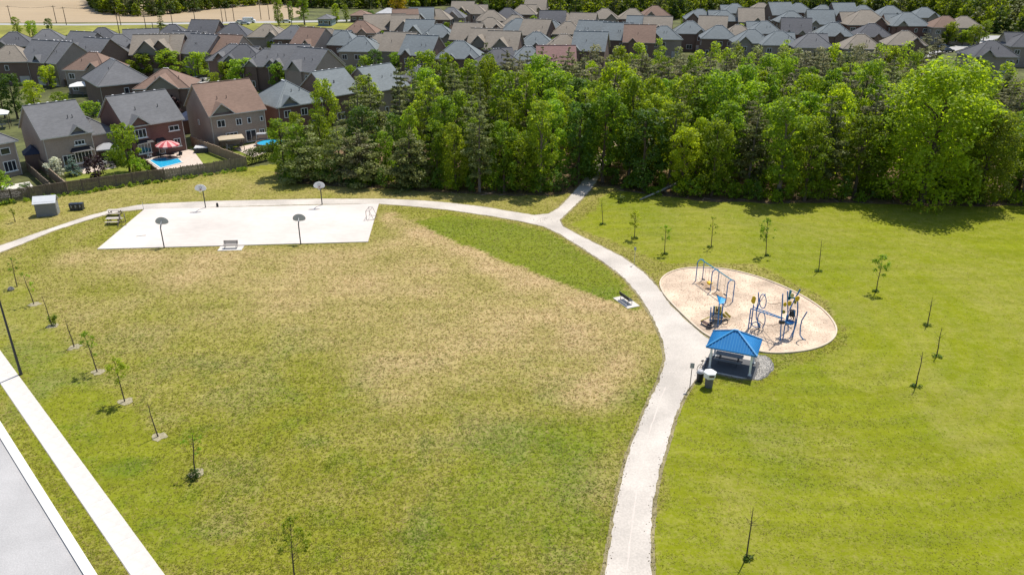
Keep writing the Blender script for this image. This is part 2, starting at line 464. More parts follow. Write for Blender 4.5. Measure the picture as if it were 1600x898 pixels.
def lawn_material():
    m, nt, N, L, b = new_mat("park_turf")
    b.inputs["Roughness"].default_value = 0.95; b.inputs["Specular IOR Level"].default_value = 0.1
    at = N.new("ShaderNodeAttribute"); at.attribute_name = "tone"
    sp = N.new("ShaderNodeSeparateColor"); L.new(at.outputs["Color"], sp.inputs[0])
    geo = N.new("ShaderNodeNewGeometry")
    def noise(scale, detail=3.0, stretch=None):
        src = geo.outputs["Position"]
        if stretch:
            mp = N.new("ShaderNodeMapping"); mp.inputs["Scale"].default_value = stretch; mp.inputs["Rotation"].default_value = (0, 0, R(-8))
            L.new(src, mp.inputs[0]); src = mp.outputs[0]
        n = N.new("ShaderNodeTexNoise"); n.inputs["Scale"].default_value = scale; n.inputs["Detail"].default_value = detail
        n.inputs["Roughness"].default_value = 0.7
        L.new(src, n.inputs["Vector"]); return n.outputs[0]
    def rng_(x, a, b_, c, d):
        r = N.new("ShaderNodeMapRange"); L.new(x, r.inputs[0])
        for i, q in enumerate((a, b_, c, d)): r.inputs[i + 1].default_value = q
        return r.outputs[0]
    def math_(op, x, y):
        q = N.new("ShaderNodeMath"); q.operation = op
        for i, z in enumerate((x, y)):
            if hasattr(z, "is_linked"): L.new(z, q.inputs[i])
            else: q.inputs[i].default_value = z
        return q.outputs[0]
    def mixc(f, a, b_):
        q = N.new("ShaderNodeMix"); q.data_type = 'RGBA'
        L.new(f, q.inputs[0])
        for i, z in ((6, a), (7, b_)):
            if hasattr(z, "is_linked"): L.new(z, q.inputs[i])
            else: q.inputs[i].default_value = (*z, 1)
        return q.outputs[2]
    fine = noise(3.4, 6.0); mid = noise(0.9, 5.0); strk = noise(1.0, 3.0, (.06, .55, 1)); fl = noise(7.5, 3.0)
    c = mixc(sp.outputs[1], tuple(C_OLIVE), tuple(C_BRIGHT))
    dk = math_('MULTIPLY', sp.outputs[2], rng_(mid, .3, .7, .5, 1.3))
    c = mixc(dk, c, tuple(C_DEEP))
    dr = math_('ADD', sp.outputs[0], math_("MULTIPLY", rng_(fine, .32, .68, -.22, .22), rng_(sp.outputs[1], 0.0, 1.0, 1.25, .55)))
    dr = math_('ADD', dr, rng_(mid, .3, .7, -.10, .10))
    drc = N.new("ShaderNodeClamp"); L.new(dr, drc.inputs[0])
    c = mixc(drc.outputs[0], c, tuple(C_TAN))
    v = math_('MULTIPLY', rng_(fl, .3, .7, .86, 1.14), rng_(strk, .3, .7, .90, 1.10))
    v = math_('MULTIPLY', v, rng_(mid, .3, .7, .90, 1.10))
    vm = N.new("ShaderNodeVectorMath"); vm.operation = 'SCALE'
    L.new(c, vm.inputs[0]); L.new(v, vm.inputs["Scale"])
    L.new(vm.outputs[0], b.inputs["Base Color"])
    bp = N.new("ShaderNodeBump"); bp.inputs["Strength"].default_value = 0.25; bp.inputs["Distance"].default_value = 0.08
    L.new(fine, bp.inputs["Height"]); L.new(bp.outputs[0], b.inputs["Normal"])
    return m
M_lawn = lawn_material()
# park lawn: a fine sheet carrying the turf's tone
st = 0.6
xs = np.arange(-125, 135, st); ys = np.arange(30, 140, st)
XX, YY = np.meshgrid(xs, ys)
nx, ny = len(xs), len(ys)
lift = (vnoise(XX, YY, 14, 21) - .5) * 0.05
LV = np.stack([XX.ravel(), YY.ravel(), (lift * 0).ravel()], 1)
i0 = (np.arange(ny - 1)[:, None] * nx + np.arange(nx - 1)[None, :]).ravel()
LF = np.stack([i0, i0 + 1, i0 + nx + 1, i0 + nx], 1)
cx_, cy_ = XX.ravel()[i0] + st / 2, YY.ravel()[i0] + st / 2
fence_line = g2([(-420, 372), (0, 318), (385, 263)])
fd = Vector((fence_line[2].x - fence_line[1].x, fence_line[2].y - fence_line[1].y, 0)).normalized()
fn = Vector((-fd.y, fd.x, 0))
beyond = (cx_ - fence_line[1].x) * fn.x + (cy_ - fence_line[1].y) * fn.y
keep = (np.abs(cx_) < 0.72 * depth(cx_, cy_) + 12) & (beyond < 0.3) & (cy_ < 134)
me = np_mesh("lawn", LV, LF[keep], M_lawn)
ca = me.color_attributes.new("tone", 'FLOAT_COLOR', 'POINT')
t0, t1, t2 = tone_at(LV[:, 0], LV[:, 1])
ca.data.foreach_set("color", np.stack([t0, t1, t2, np.ones_like(t0)], 1).astype(np.float32).ravel())
lawn = structure(link("lawn", me))

# ---------------------------------------------------------------- paved areas
path_px_left = [(940, 935), (945, 898), (955, 840), (966, 770), (979, 720), (996, 670), (1013, 630), (1030, 595), (1040, 560), (1035, 530), (1022, 500),
                (1000, 463), (975, 434), (945, 411), (910, 388), (875, 366), (850, 354), (815, 346), (770, 338), (700, 328), (640, 322), (592, 318.5), (500, 319.5),
                (400, 322), (300, 325), (228, 326.5), (190, 330.5), (160, 337), (120, 349), (80, 362), (30, 383), (-40, 410)]
path_px_right = [(-40, 397), (0, 384), (50, 367), (100, 350), (140, 337), (180, 327), (220, 320), (270, 317), (330, 314.5), (400, 313), (500, 311), (600, 311), (650, 313),
                 (700, 317), (760, 324), (800, 331), (835, 336.5), (858, 334), (872, 326), (890, 308), (908, 287), (918, 272), (930, 262), (942, 250)]
path_px_right2 = [(950, 251), (941, 264), (932, 283), (922, 297), (908, 312), (888, 331), (874, 344), (879, 354), (905, 368), (940, 385), (975, 403), (1005, 425), (1030, 452),
                  (1045, 474), (1064, 493), (1090, 517), (1110, 532), (1150, 547), (1184, 554), (1178, 592), (1150, 590), (1118, 583), (1095, 586), (1082, 598), (1067, 622), (1054, 652), (1043, 692), (1031, 732), (1021, 780),
                  (1016, 840), (1018, 898), (1022, 935)]
out = path_px_left + path_px_right + path_px_right2
pp = densify(g2(out), 0.40, 0.065)
structure(MB().prism([(p.x, p.y) for p in pp], 0.0, 0.035).build("path", M_path))
path_poly = [(p.x, p.y) for p in g2(out)]
# worn verge of mixed soil and crushed stone along the path
vm_ = MB(); po = densify(g2(out), 0.5)
for i in range(len(po)):
    a, b = po[i], po[(i + 1) % len(po)]
    if (b - a).length > 1.5: continue
    d = (b - a).normalized(); nn_ = Vector((-d.y, d.x, 0))
    w0, w1 = rng.uniform(.10, .34), rng.uniform(.10, .34)
    vm_.add([a - nn_ * .25 + Vector((0, 0, .012)), a + nn_ * w0 + Vector((0, 0, .012)), b + nn_ * w1 + Vector((0, 0, .012)), b - nn_ * .25 + Vector((0, 0, .012))], [(0, 3, 2, 1)])
    vm_.add([a + nn_ * .25 + Vector((0, 0, .017)), a - nn_ * w0 + Vector((0, 0, .017)), b - nn_ * w1 + Vector((0, 0, .017)), b + nn_ * .25 + Vector((0, 0, .017))], [(0, 1, 2, 3)])
structure(vm_.build("path_verge", mat("verge_soil", (0.225, 0.19, 0.10), .95, .35, 6.0, .4, var2=(.8, .3))))
# faint tyre line of trodden stone along the middle of the near path
mid_px = [(978, 905), (985, 840), (994, 770), (1003, 720), (1016, 670), (1030, 630), (1040, 605)]
ml = densify(g2(mid_px), 0.6, 0.03, closed=False)
tm = MB()
for a, b in zip(ml[:-1], ml[1:]):
    d = (b - a).normalized(); n = Vector((-d.y, d.x, 0)) * rng.uniform(.03, .07)
    tm.add([a - n + Vector((0, 0, .041)), a + n + Vector((0, 0, .041)), b + n + Vector((0, 0, .041)), b - n + Vector((0, 0, .041))], [(0, 3, 2, 1)])
structure(tm.build("trodden_line", mat("trodden_stone", (0.52, 0.46, 0.41), 0.95, 0.08, 5.0)))

court_px = [(152, 390), (226, 327.5), (592, 319.2), (575, 378.5)]
cp = g2(court_px)
court = structure(MB().prism([(p.x, p.y) for p in cp], 0.0, 0.10).build("sports_court", M_conc))
court_poly = [(p.x, p.y) for p in cp]
# control joints sawn in the slab: thin darker lines, real grooves would be below a pixel
jm = MB()
for k in range(1, 6):
    a = cp[0].lerp(cp[3], k / 6); b = cp[1].lerp(cp[2], k / 6)
    jm.beam(a + Vector((0, 0, .1005)), b + Vector((0, 0, .1005)), .035, .006)
for k in (1, 2):
    a = cp[0].lerp(cp[1], k / 3); b = cp[3].lerp(cp[2], k / 3)
    jm.beam(a + Vector((0, 0, .0995)), b + Vector((0, 0, .0995)), .03, .006)
jm.build("joint", mat("joint_line", (0.52, 0.47, 0.42), .9, .1, 3), court)["kind"] = "stuff"

# playground safety surface with its low kerb
play_px = [(1030, 441), (1040, 429), (1060, 421), (1090, 418), (1130, 420), (1172, 429), (1215, 444), (1255, 463), (1288, 485), (1306, 508), (1307, 523), (1296, 536),
           (1272, 546), (1240, 551), (1205, 552.5), (1178, 548), (1150, 542), (1112, 529), (1090, 514), (1065, 490), (1045, 470), (1034, 455)]
pl = smooth_line(g2(play_px), 2, True)
play_poly = [(p.x, p.y) for p in pl]
structure(MB().prism(play_poly, 0.0, 0.055).build("playground_surface", M_mulch))
km = MB(); n = len(pl)
cen = sum(pl, Vector()) / n
for i in range(n):
    a, b = pl[i], pl[(i + 1) % n]
    km.beam(a + Vector((0, 0, .07)), b + Vector((0, 0, .07)), .17, .14)
structure(km.build("playground_kerb", mat("playground_kerb_concrete", (0.56, 0.46, 0.35), .9, .12, 4)))
# dark trodden hollows in the fibre (their own colour: damp, dug-out fibre)
gp = densify(g2([(1182, 556), (1196, 556), (1206, 565), (1207, 577), (1198, 588), (1184, 594), (1173, 592)]), .35, .12)
structure(MB().prism([(p.x, p.y) for p in gp], 0.0, 0.045).build("gravel_patch", M_gravel))

# street, kerb, boulevard and pavement at the lower left
kerb_out = g2([(-420, 60 + 290), (-60, 560), (0, 657), (46, 735), (93, 803), (152, 898), (190, 960)])
# straight world lines fitted through the near edge
ko = [G(0, 658), G(152, 898)]; ki = [G(0, 684), G(133, 898)]
d_ = (ko[1] - ko[0]).normalized()
kd = Vector((-d_.y, d_.x, 0))
kw = abs((ki[0] - ko[0]).dot(kd))
def strip(a, d, n, w0, w1, s0, s1, z0, z1, name, m):
    p = [a + d * s0 + n * w0, a + d * s1 + n * w0, a + d * s1 + n * w1, a + d * s0 + n * w1]
    return structure(MB().prism([(q.x, q.y) for q in p], z0, z1).build(name, m))
if kd.x > 0: kd = -kd
strip(ko[0], d_, kd, kw, kw + 16, -120, 60, -0.02, 0.012, "road", M_road)
ks = strip(ko[0], d_, kd, 0.0, kw, -120, 60, -0.02, 0.13, "kerb", M_kerb)
sl, sr = [G(15, 620), G(204, 898)], [G(53, 620), G(257, 898)]
sd_ = ((sl[1] - sl[0]).normalized() + (sr[1] - sr[0]).normalized()).normalized()
sn = Vector((-sd_.y, sd_.x, 0))
if sn.x > 0: sn = -sn
sw = abs((sl[0] - sr[0]).dot(sn))
walk = strip(sr[0], sd_, sn, -.03, sw + .03, -40, 40, -0.02, 0.02, "pavement", M_walk)
slab_me = {}
k = -26
L_slab = 1.7
for k in range(-10, 17):
    h = rng.choice((0.050, 0.051, 0.052))
    if h not in slab_me:
        slab_me[h] = MB().box((0, 0, h / 2 + .01), (L_slab - .005, sw, h - .0), 0).mesh("paving_slab", M_walk)
    c = sr[0] + sd_ * (k * L_slab) + sn * (sw / 2)
    link("paving_slab", slab_me[h], walk, (c.x, c.y, 0.0), math.atan2(sd_.y, sd_.x))
walk_poly = [sr[0] - sd_ * 60, sr[0] + sd_ * 60, sr[0] + sd_ * 60 + sn * sw, sr[0] - sd_ * 60 + sn * sw]
road_poly = [ko[0] - d_ * 100, ko[0] + d_ * 60, ko[0] + d_ * 60 + kd * 30, ko[0] - d_ * 100 + kd * 30]

# ---------------------------------------------------------------- turf tufts and loose stones (uncountable)
bare = [path_poly, court_poly, play_poly, [(p.x, p.y) for p in walk_poly], [(p.x, p.y) for p in road_poly], [(p.x, p.y) for p in gp]]
def free_mask(x, y, polys):
    m = np.ones(x.shape, bool)
    for p in polys: m &= ~in_poly(x, y, p)
    return m
NT = 230000
v_ = nrg.random(NT) ** 1.15
yy = 34 + v_ * 92
xx = (nrg.random(NT) * 2 - 1) * (0.66 * depth(0, yy) + 3)
bb = (xx - fence_line[1].x) * fn.x + (yy - fence_line[1].y) * fn.y
ok = free_mask(xx, yy, bare) & (bb < 0)
xx, yy = xx[ok], yy[ok]
dry, bri, dee = tone_at(xx, yy)
kp = nrg.random(len(xx)) > .85 * bri
xx, yy, dry, bri, dee = xx[kp], yy[kp], dry[kp], bri[kp], dee[kp]
NT = len(xx)
e = nrg.normal(0, 1, NT) * (.27 - .17 * np.clip(bri, 0, 1))
c = C_OLIVE + (C_BRIGHT - C_OLIVE) * bri[:, None]
c = c + (C_DEEP - c) * np.clip(dee * 1.1, 0, 1)[:, None]
c = c + (C_TAN - c) * np.clip(dry * .95 + e, 0, 1)[:, None]
c = c + (C_TAN - c) * (.30 * np.clip(bri, 0, 1) * nrg.random(NT))[:, None]
c = c * (1.32 + .40 * bri + (nrg.random(NT) - .5) * (.75 - .4 * bri))[:, None]
B = 3
ang = nrg.random((NT, B)) * 2 * math.pi
ln = nrg.uniform(.06, .15, (NT, B)) * (1 + .2 * (dee[:, None])) * (1.1 - .35 * bri[:, None])
lean = nrg.uniform(.7, 1.3, (NT, B))
wd = nrg.uniform(.02, .045, (NT, B)) * (1 + (yy[:, None] - 40) / 90)
bx = xx[:, None] + nrg.normal(0, .06, (NT, B)); by = yy[:, None] + nrg.normal(0, .06, (NT, B))
dx, dy = np.cos(ang), np.sin(ang)
P0 = np.stack([bx - dy * wd, by + dx * wd, np.zeros_like(bx)], -1)
P1 = np.stack([bx + dy * wd, by - dx * wd, np.zeros_like(bx)], -1)
P2 = np.stack([bx + dx * ln * lean, by + dy * ln * lean, ln * np.clip(1.05 - lean * .72, .12, 1)], -1)
VV = np.stack([P0, P1, P2], 2).reshape(-1, 3)
FF = np.arange(len(VV)).reshape(-1, 3)
def vcol_mat(name, tw=.3):
    m, nt, N, L, b = new_mat(name)
    at = N.new("ShaderNodeAttribute"); at.attribute_name = "tint"
    L.new(at.outputs["Color"], b.inputs["Base Color"])
    b.inputs["Roughness"].default_value = .85; b.inputs["Specular IOR Level"].default_value = .1
    tr = N.new("ShaderNodeBsdfTranslucent"); L.new(at.outputs["Color"], tr.inputs[0])
    mx = N.new("ShaderNodeMixShader"); mx.inputs[0].default_value = tw
    L.new(b.outputs[0], mx.inputs[1]); L.new(tr.outputs[0], mx.inputs[2]); L.new(mx.outputs[0], N["Material Output"].inputs[0])
    return m
me = np_mesh("grass", VV, FF, vcol_mat("grass_blades", .55))
ca = me.color_attributes.new("tint", 'FLOAT_COLOR', 'POINT')
cc = np.repeat(np.concatenate([c, np.ones((NT, 1))], 1), B * 3, 0)
ca.data.foreach_set("color", cc.astype(np.float32).ravel())
g_ = link("grass", me); g_["kind"] = "stuff"

# loose stones along the path's ragged edges
def stones(name, pts, m, r0, r1):
    vs, fs = [], []
    mb = MB()
    for p in pts:
        r = rng.uniform(r0, r1); a = rng.uniform(0, 6.28)
        q = [(p[0] + r * math.cos(a + t) * rng.uniform(.7, 1.2), p[1] + r * math.sin(a + t) * rng.uniform(.7, 1.2), 0.0) for t in (0, 1.57, 3.14, 4.71)]
        mb.add(q + [(p[0], p[1], r * rng.uniform(.6, 1.0) + .03)], [(0, 1, 4), (1, 2, 4), (2, 3, 4), (3, 0, 4)])
    o = mb.build(name, m); o["kind"] = "stuff"; return o
ps = []
el = densify(g2(path_px_left[1:16]), .12, closed=False) + densify(g2(path_px_right2[-14:-1]), .14, closed=False)
for p in el:
    f = 1.0 if p.y < 62 else .45
    if rng.random() < .75 * f: ps.append((p.x + rng.gauss(0, .16), p.y + rng.gauss(0, .14)))
stones("path_edge_clods", ps, mat("edge_clods", (0.12, 0.10, 0.065), .95, .5, 3), .035, .085)
ps = []
for _ in range(1500):
    i = rng.randrange(len(gp)); j = rng.randrange(len(gp)); t = rng.random()
    q = gp[i].lerp(gp[j], t); ps.append((q.x, q.y))
stones("gravel", ps, M_gravel, .03, .10)
ps = []
for _ in range(5000):
    i = rng.randrange(len(pl)); j = rng.randrange(len(pl)); q = pl[i].lerp(pl[j], rng.random()); q = q.lerp(cen, rng.random() * .5)
    ps.append((q.x, q.y))
me_ = stones("wood_chips", ps, mat("chips", (0.46, 0.33, 0.22), .95, .45, 2), .04, .10)
# small worn stones where the path forks
ps = [(p.x + rng.gauss(0, .7), p.y + rng.gauss(0, 1.0)) for p in [G(848, 343)] * 60]
stones("fork_stones", ps, M_rock, .04, .10)

# far field, road and verge beyond the houses
fz = -.015
fieldp = g2([(-900, 37), (-900, -6), (160, -6), (470, 2), (470, 25), (440, 34), (0, 36)])
structure(MB().prism([(p.x, p.y) for p in fieldp], fz, fz).build("field", M_field))
vp = g2([(-500, 38), (470, 36), (1000, 40), (600, 52), (430, 46), (250, 60), (-500, 80)])
structure(MB().prism([(p.x, p.y) for p in vp], fz, fz).build("verge", M_verge))
lr = [(-500, 39.5), (0, 38), (120, 38.8), (250, 37.5), (380, 35.3), (440, 34.5), (520, 33), (620, 29.5), (700, 26)]
a_ = g2([(x, y - 1.2) for x, y in lr]); b_ = g2([(x, y + 1.4) for x, y in lr])
structure(MB().prism([(p.x, p.y) for p in a_ + b_[::-1]], fz, -.005).build("concession_road", M_street))
# residential streets glimpsed between the houses
for nm, pts in (("street", [(272, 108), (330, 118), (420, 118), (470, 112), (470, 120), (415, 127), (340, 128), (318, 150), (296, 150), (300, 128), (262, 116)]),
                ("street", [(738, 30), (760, 30), (745, 55), (738, 92), (750, 108), (760, 118), (770, 108), (752, 86), (755, 58), (775, 34)]),
                ("street", [(1370, 92), (1410, 98), (1470, 86), (1510, 75), (1560, 60), (1620, 60), (1620, 56), (1545, 56), (1500, 70), (1460, 80), (1410, 90)])):
    q = g2(pts)
    structure(MB().prism([(p.x, p.y) for p in q], fz, 0.0).build(nm, M_street))
dp = g2([(1382, 92), (1400, 89), (1418, 97), (1395, 101)])
structure(MB().prism([(p.x, p.y) for p in dp], .004, .012).build("driveway", M_walk))
dp = g2([(305, 130), (322, 128), (335, 150), (312, 152)])
structure(MB().prism([(p.x, p.y) for p in dp], .004, .012).build("driveway", M_walk))
# ---------------------------------------------------------------- houses
OV = 0.45
WIN = {}
def win_meshes(w, h, n, two):
    k = (round(w, 2), round(h, 2), n, two)
    if k in WIN: return WIN[k]
    f = MB(); t = .09; dp = .10
    f.box((0, -dp / 2, h / 2 - t / 2), (w, dp, t)); f.box((0, -dp / 2, -h / 2 + t / 2), (w, dp, t))
    f.box((-w / 2 + t / 2, -dp / 2, 0), (t, dp, h - 2 * t)); f.box((w / 2 - t / 2, -dp / 2, 0), (t, dp, h - 2 * t))
    for i in range(1, n): f.box((-w / 2 + w * i / n, -dp / 2 + .01, 0), (.07, dp - .02, h - 2 * t))
    if two: f.box((0, -.07, -h / 2 - .06), (w + .3, .16, .12))
    g = MB(); g.box((0, -.02, 0), (w - 2 * t, .04, h - 2 * t))
    far = MB(); far.v, far.f, far.m = list(f.v), list(f.f), [0] * len(f.f)
    far.box((0, -.02, 0), (w - 2 * t, .04, h - 2 * t), 0, 1)
    WIN[k] = (f.mesh("window", M_white), g.mesh("pane", M_glass), far.mesh("window", [M_white, M_glass]))
    return WIN[k]
VENT = MB().lathe((0, 0, 0), [(.20, -.1), (.20, .14), (.28, .16), (.28, .26), (.12, .36)], 8).mesh("roof_vent", mat("vent_metal", (.62, .62, .62), .4, .05, 3))

def face_map(face, w, d):
    """(u along the face, o outwards, z) -> local; the angle turns a front-facing part to the face"""
    return {'f': (lambda u, o: (u, -d / 2 - o), 0.0), 'b': (lambda u, o: (-u, d / 2 + o), math.pi),
            'l': (lambda u, o: (-w / 2 - o, -u), -math.pi / 2), 'r': (lambda u, o: (w / 2 + o, u), math.pi / 2)}[face]

def block(roof, wall, c, w, d, e, pitch, kind, z0=0.0):
    """one main body: walls and a hip or gable roof; ridge along local x"""
    cx, cy = c
    tp = math.tan(R(pitch))
    if kind == 'hip':
        wall.box((cx, cy, (e - .1 + z0) / 2), (w, d, e - .1 - z0))
        X, Y = w / 2 + OV, d / 2 + OV
        a = [(cx - X, cy - Y), (cx + X, cy - Y), (cx + X, cy + Y), (cx - X, cy + Y)]
        hr = min(X, Y) * tp
        if X >= Y: r0, r1 = (cx - X + Y, cy), (cx + X - Y, cy)
        else: r0, r1 = (cx, cy - Y + X), (cx, cy + Y - X)
        vs = [(*p, e) for p in a] + [(*p, e - .2) for p in a] + [(*r0, e + hr), (*r1, e + hr)]
        roof.add(vs, [(0, 4, 5, 1), (1, 5, 6, 2), (2, 6, 7, 3), (3, 7, 4, 0), (7, 6, 5, 4)], 1)
        o = len(roof.v) - 10
        q = [(0, 1, 9, 8), (1, 2, 9), (2, 3, 8, 9), (3, 0, 8)] if X >= Y else [(0, 1, 8), (1, 2, 9, 8), (2, 3, 9), (3, 0, 8, 9)]
        for f in q: roof.f.append(tuple(i + o for i in f)); roof.m.append(0)
        # ridge and hip caps, a touch proud
        for p, r in zip(a, ((r0, r1, r1, r0) if X >= Y else (r0, r0, r1, r1))):
            roof.beam((*p, e + .03), (*r, e + hr + .03), .22, .06, 2)
        if (r0[0] - r1[0]) ** 2 + (r0[1] - r1[1]) ** 2 > .1: roof.beam((*r0, e + hr + .035), (*r1, e + hr + .035), .22, .06, 2)
        return e + hr, r0, r1
    Y = d / 2 + OV
    hr = Y * tp
    hw = d / 2 * tp - .12
    wz = e - .1 + OV * tp * 0
    yy = d / 2
    pts = [(-yy, z0), (yy, z0), (yy, e + OV * tp - .16), (0, e + hr - .2), (-yy, e + OV * tp - .16)]
    vs = [(cx - w / 2, cy + p[0], p[1]) for p in pts] + [(cx + w / 2, cy + p[0], p[1]) for p in pts]
    wall.add(vs, [(4, 3, 2, 1, 0), (5, 6, 7, 8, 9), (0, 5, 9, 4), (2, 7, 6, 1), (4, 9, 8, 3), (3, 8, 7, 2)])
    X = w / 2 + .3
    for s in (-1, 1):
        t = .17
        o = [(cx - X, cy + s * Y, e), (cx + X, cy + s * Y, e), (cx + X, cy, e + hr), (cx - X, cy, e + hr)]
        vs = o + [(p[0], p[1], p[2] - t) for p in o]
        fs = [(0, 1, 2, 3)] if s < 0 else [(3, 2, 1, 0)]
        roof.add(vs, fs, 0)
        k = len(roof.v) - 8
        for f in ((0, 4, 5, 1), (1, 5, 6, 2), (3, 7, 4, 0), (7, 6, 5, 4)):
            roof.f.append(tuple(i + k for i in (f if s < 0 else f[::-1]))); roof.m.append(1)
    roof.beam((cx - X, cy, e + hr + .02), (cx + X, cy, e + hr + .02), .24, .07, 2)
    return e + hr, (cx - w / 2 + .4, cy), (cx + w / 2 - .4, cy)

def cross_gable(roof, wall, gab, face, off, gw, w, d, e, pitch, proud=.5, gp=None):
    """a gable rising out of one eave, with its own small roof and infill"""
    tp = math.tan(R(pitch)); tg = math.tan(R(gp or pitch + 6))
    fm, ang = face_map(face, w, d)
    gh = gw / 2 * tg
    L = lambda u, o, z: (*fm(u, o), z)
    of = proud + OV                    # outer edge of the little roof
    ob = OV - gh / tp                  # where its ridge runs into the main slope
    z = e + .05
    A, Bq, Cq = L(off - gw / 2, of, z), L(off + gw / 2, of, z), L(off, of, z + gh)
    D = L(off, ob, z + gh); A2, B2 = L(off - gw / 2, OV, z), L(off + gw / 2, OV, z)
    roof.add([A, Cq, D, A2], [(0, 1, 2, 3)], 0); roof.add([Bq, B2, D, Cq], [(0, 1, 2, 3)], 0)
    t = .2
    for p, q in ((A, Cq), (Cq, Bq)):
        roof.add([p, q, (q[0], q[1], q[2] - t), (p[0], p[1], p[2] - t)], [(0, 1, 2, 3)], 1)
    for p, q in ((A, A2), (B2, Bq)):
        roof.add([p, q, (q[0], q[1], q[2] - t), (p[0], p[1], p[2] - t)], [(0, 1, 2, 3)], 1)
    iw = gw - .5
    a, b = off - iw / 2, off + iw / 2
    o1 = proud
    gab.add([L(a, o1, e - .1), L(b, o1, e - .1), L(off, o1, e + iw / 2 * tg + .02), L(a, o1 - .3, e - .1), L(b, o1 - .3, e - .1), L(off, o1 - .3, e + iw / 2 * tg + .02)],
            [(0, 1, 2), (5, 4, 3), (0, 3, 4, 1), (1, 4, 5, 2), (2, 5, 3, 0)])
    if proud > .05:
        x, y = fm(off, proud / 2 - .01)
        wall.box((x, y, (e - .12) / 2), (iw, proud + .02, e - .12), ang)

def OR(i): return ORD[i] if i < len(ORD) else "%dth" % (i + 1)
RNAME = dict(g="grey", b="slate-blue", d="charcoal", t="tan", r="russet", p="faded red", l="pale")
WNAME = dict(r="red brick", n="brown brick", t="buff brick", g="grey brick", c="cream", u="blue sided")
ORD = ["first", "second", "third", "fourth", "fifth", "sixth", "seventh", "eighth", "ninth", "tenth", "eleventh", "twelfth", "thirteenth", "fourteenth", "fifteenth", "sixteenth", "seventeenth", "eighteenth", "nineteenth", "twentieth", "twenty-first", "twenty-second", "twenty-third", "twenty-fourth"]
FOOT = []
def house(label, group, P, rot, w, kind, rc, wc, gables=(), d=11.0, e=5.9, pitch=36, wins=None, wing=None, seed=0, gab=None, name="house", vents=True, pipes=True):
    rg = random.Random(seed * 7 + 3)
    back = Vector((-math.sin(rot), math.cos(rot), 0))
    c = Vector((P.x, P.y, 0)) + back * (d / 2 + OV)
    near = depth(c.x, c.y) < 215
    FOOT.append((c.x, c.y, rot, w / 2 + .3, d / 2 + .3, label))
    t = thing(name, label, "house", (c.x, c.y, -.02), rot, group)
    roof, wall, gbs = MB(), MB(), []
    hr, r0, r1 = block(roof, wall, (0, 0), w, d, e, pitch, kind)
    used = {}
    for g in gables:
        face, off, gw = g[:3]
        pr = g[3] if len(g) > 3 else .5
        gb = MB(); gbs.append(gb); cross_gable(roof, wall, gb, face, off, gw, w, d, e, pitch, pr)
        used.setdefault(face, []).append((off, gw, pr))
    wg = None
    if wing:
        (ox, oy, ww, wd, we, wk) = wing
        wg = block(roof, wall, (ox, oy), ww, wd, we, pitch, wk)
    wall.build("wall", WALL[wc], t)
    ro = roof.build("roof", [ROOF[rc], M_trim if near else M_soffit, ROOF[rc]], t)
    gm = gab or rg.choice([M_gab, WALL[wc], M_gab])
    for gb in gbs: gb.build("gable", gm, t)
    if depth(c.x, c.y) < 275 and vents:
        nv = rg.choice((3, 4, 5))
        for i in range(nv):
            f = (i + .4) / nv
            x, y = r0[0] + (r1[0] - r0[0]) * f, r0[1] + (r1[1] - r0[1]) * f + .5
            link("roof_vent", VENT, ro, (x, y, hr - .38 + .08))
        for i in range(rg.choice((1, 2))):
            MB().tube([(0, 0, -.3), (0, 0, .55)], .06, 6).build("vent_pipe", M_dark, ro, (rg.uniform(-w * .3, w * .3), -d * .28, e + (d * .22 + OV) * math.tan(R(pitch))))
    if near and pipes:
        for sx in (-1, 1):
            MB().tube([(sx * (w / 2 - .15), -d / 2 - .07, .1), (sx * (w / 2 - .15), -d / 2 - .07, e - .2)], .05, 6).build("downpipe", M_trim, t)
    # windows
    def put(face, u, z, ww, wh, n, o=0.0, two=False):
        fm, ang = face_map(face, w, d)
        x, y = fm(u, o + .002)
        a, b, f = win_meshes(ww, wh, n, two)
        if near:
            q = link("window", a, t, (x, y, z), ang); link("pane", b, q)
        else: link("window", f, t, (x, y, z), ang)
    tocam = Vector((-c.x, -c.y, 0)).normalized()
    if wins is not None:
        for q in wins: put(*q)
    else:
        for face, nrm in (('f', -back), ('l', Vector((-back.y, back.x, 0)) ), ('r', Vector((back.y, -back.x, 0)))):
            if nrm.dot(tocam) < .05: continue
            W_ = w if face == 'f' else d
            cells = max(2, int(W_ / 3.3)) if face == 'f' else 2
            for z, hh in ((4.35, 1.35), (1.6, 1.5)):
                for i in range(cells):
                    if rg.random() < (.18 if face == 'f' else .6): continue
                    u = -W_ / 2 + W_ * (i + .5) / cells + rg.uniform(-.25, .25)
                    o = 0.0
                    for off, gw, pr in used.get(face, []):
                        if abs(u - off) < gw / 2 - .9: o = pr; u = off if abs(u - off) < 1.2 else u
                        elif abs(u - off) < gw / 2 + .6: o = None; break
                    if o is None: continue
                    ww = rg.choice((1.0, 1.5, 1.9)) if face == 'f' else .9
                    if face == 'f' and z < 2 and i == cells - 1 and rg.random() < .45:
                        fm, ang = face_map('f', w, d); x, y = fm(u, o)
                        gd = MB().box((0, -.04, 1.1), (2.5, .1, 2.15))
                        for q in range(3): gd.box((0, -.1, .55 + q * .55), (2.4, .03, .04))
                        gd.build("garage_door", M_garage, t, (x, y, .02), ang)
                        continue
                    put(face, u, z, ww, hh, 1 if ww < 1.2 else 2, o)
    return t

def eave_pt(xl, xr, ye, rot, e):
    """mid-point and length of a front eave seen from xl to xr"""
    P = G((xl + xr) / 2, ye, e)
    zz = depth(P.x, P.y, e)
    k = FPX * (math.cos(rot) * zz - P.x * math.sin(rot) * CP) / zz ** 2
    return P, (xr - xl) / max(k, .5)
def eave_two(p1, p2, e):
    a, b = G(*p1, e), G(*p2, e)
    return (a + b) / 2, math.atan2((b - a).y, (b - a).x), (b - a).length

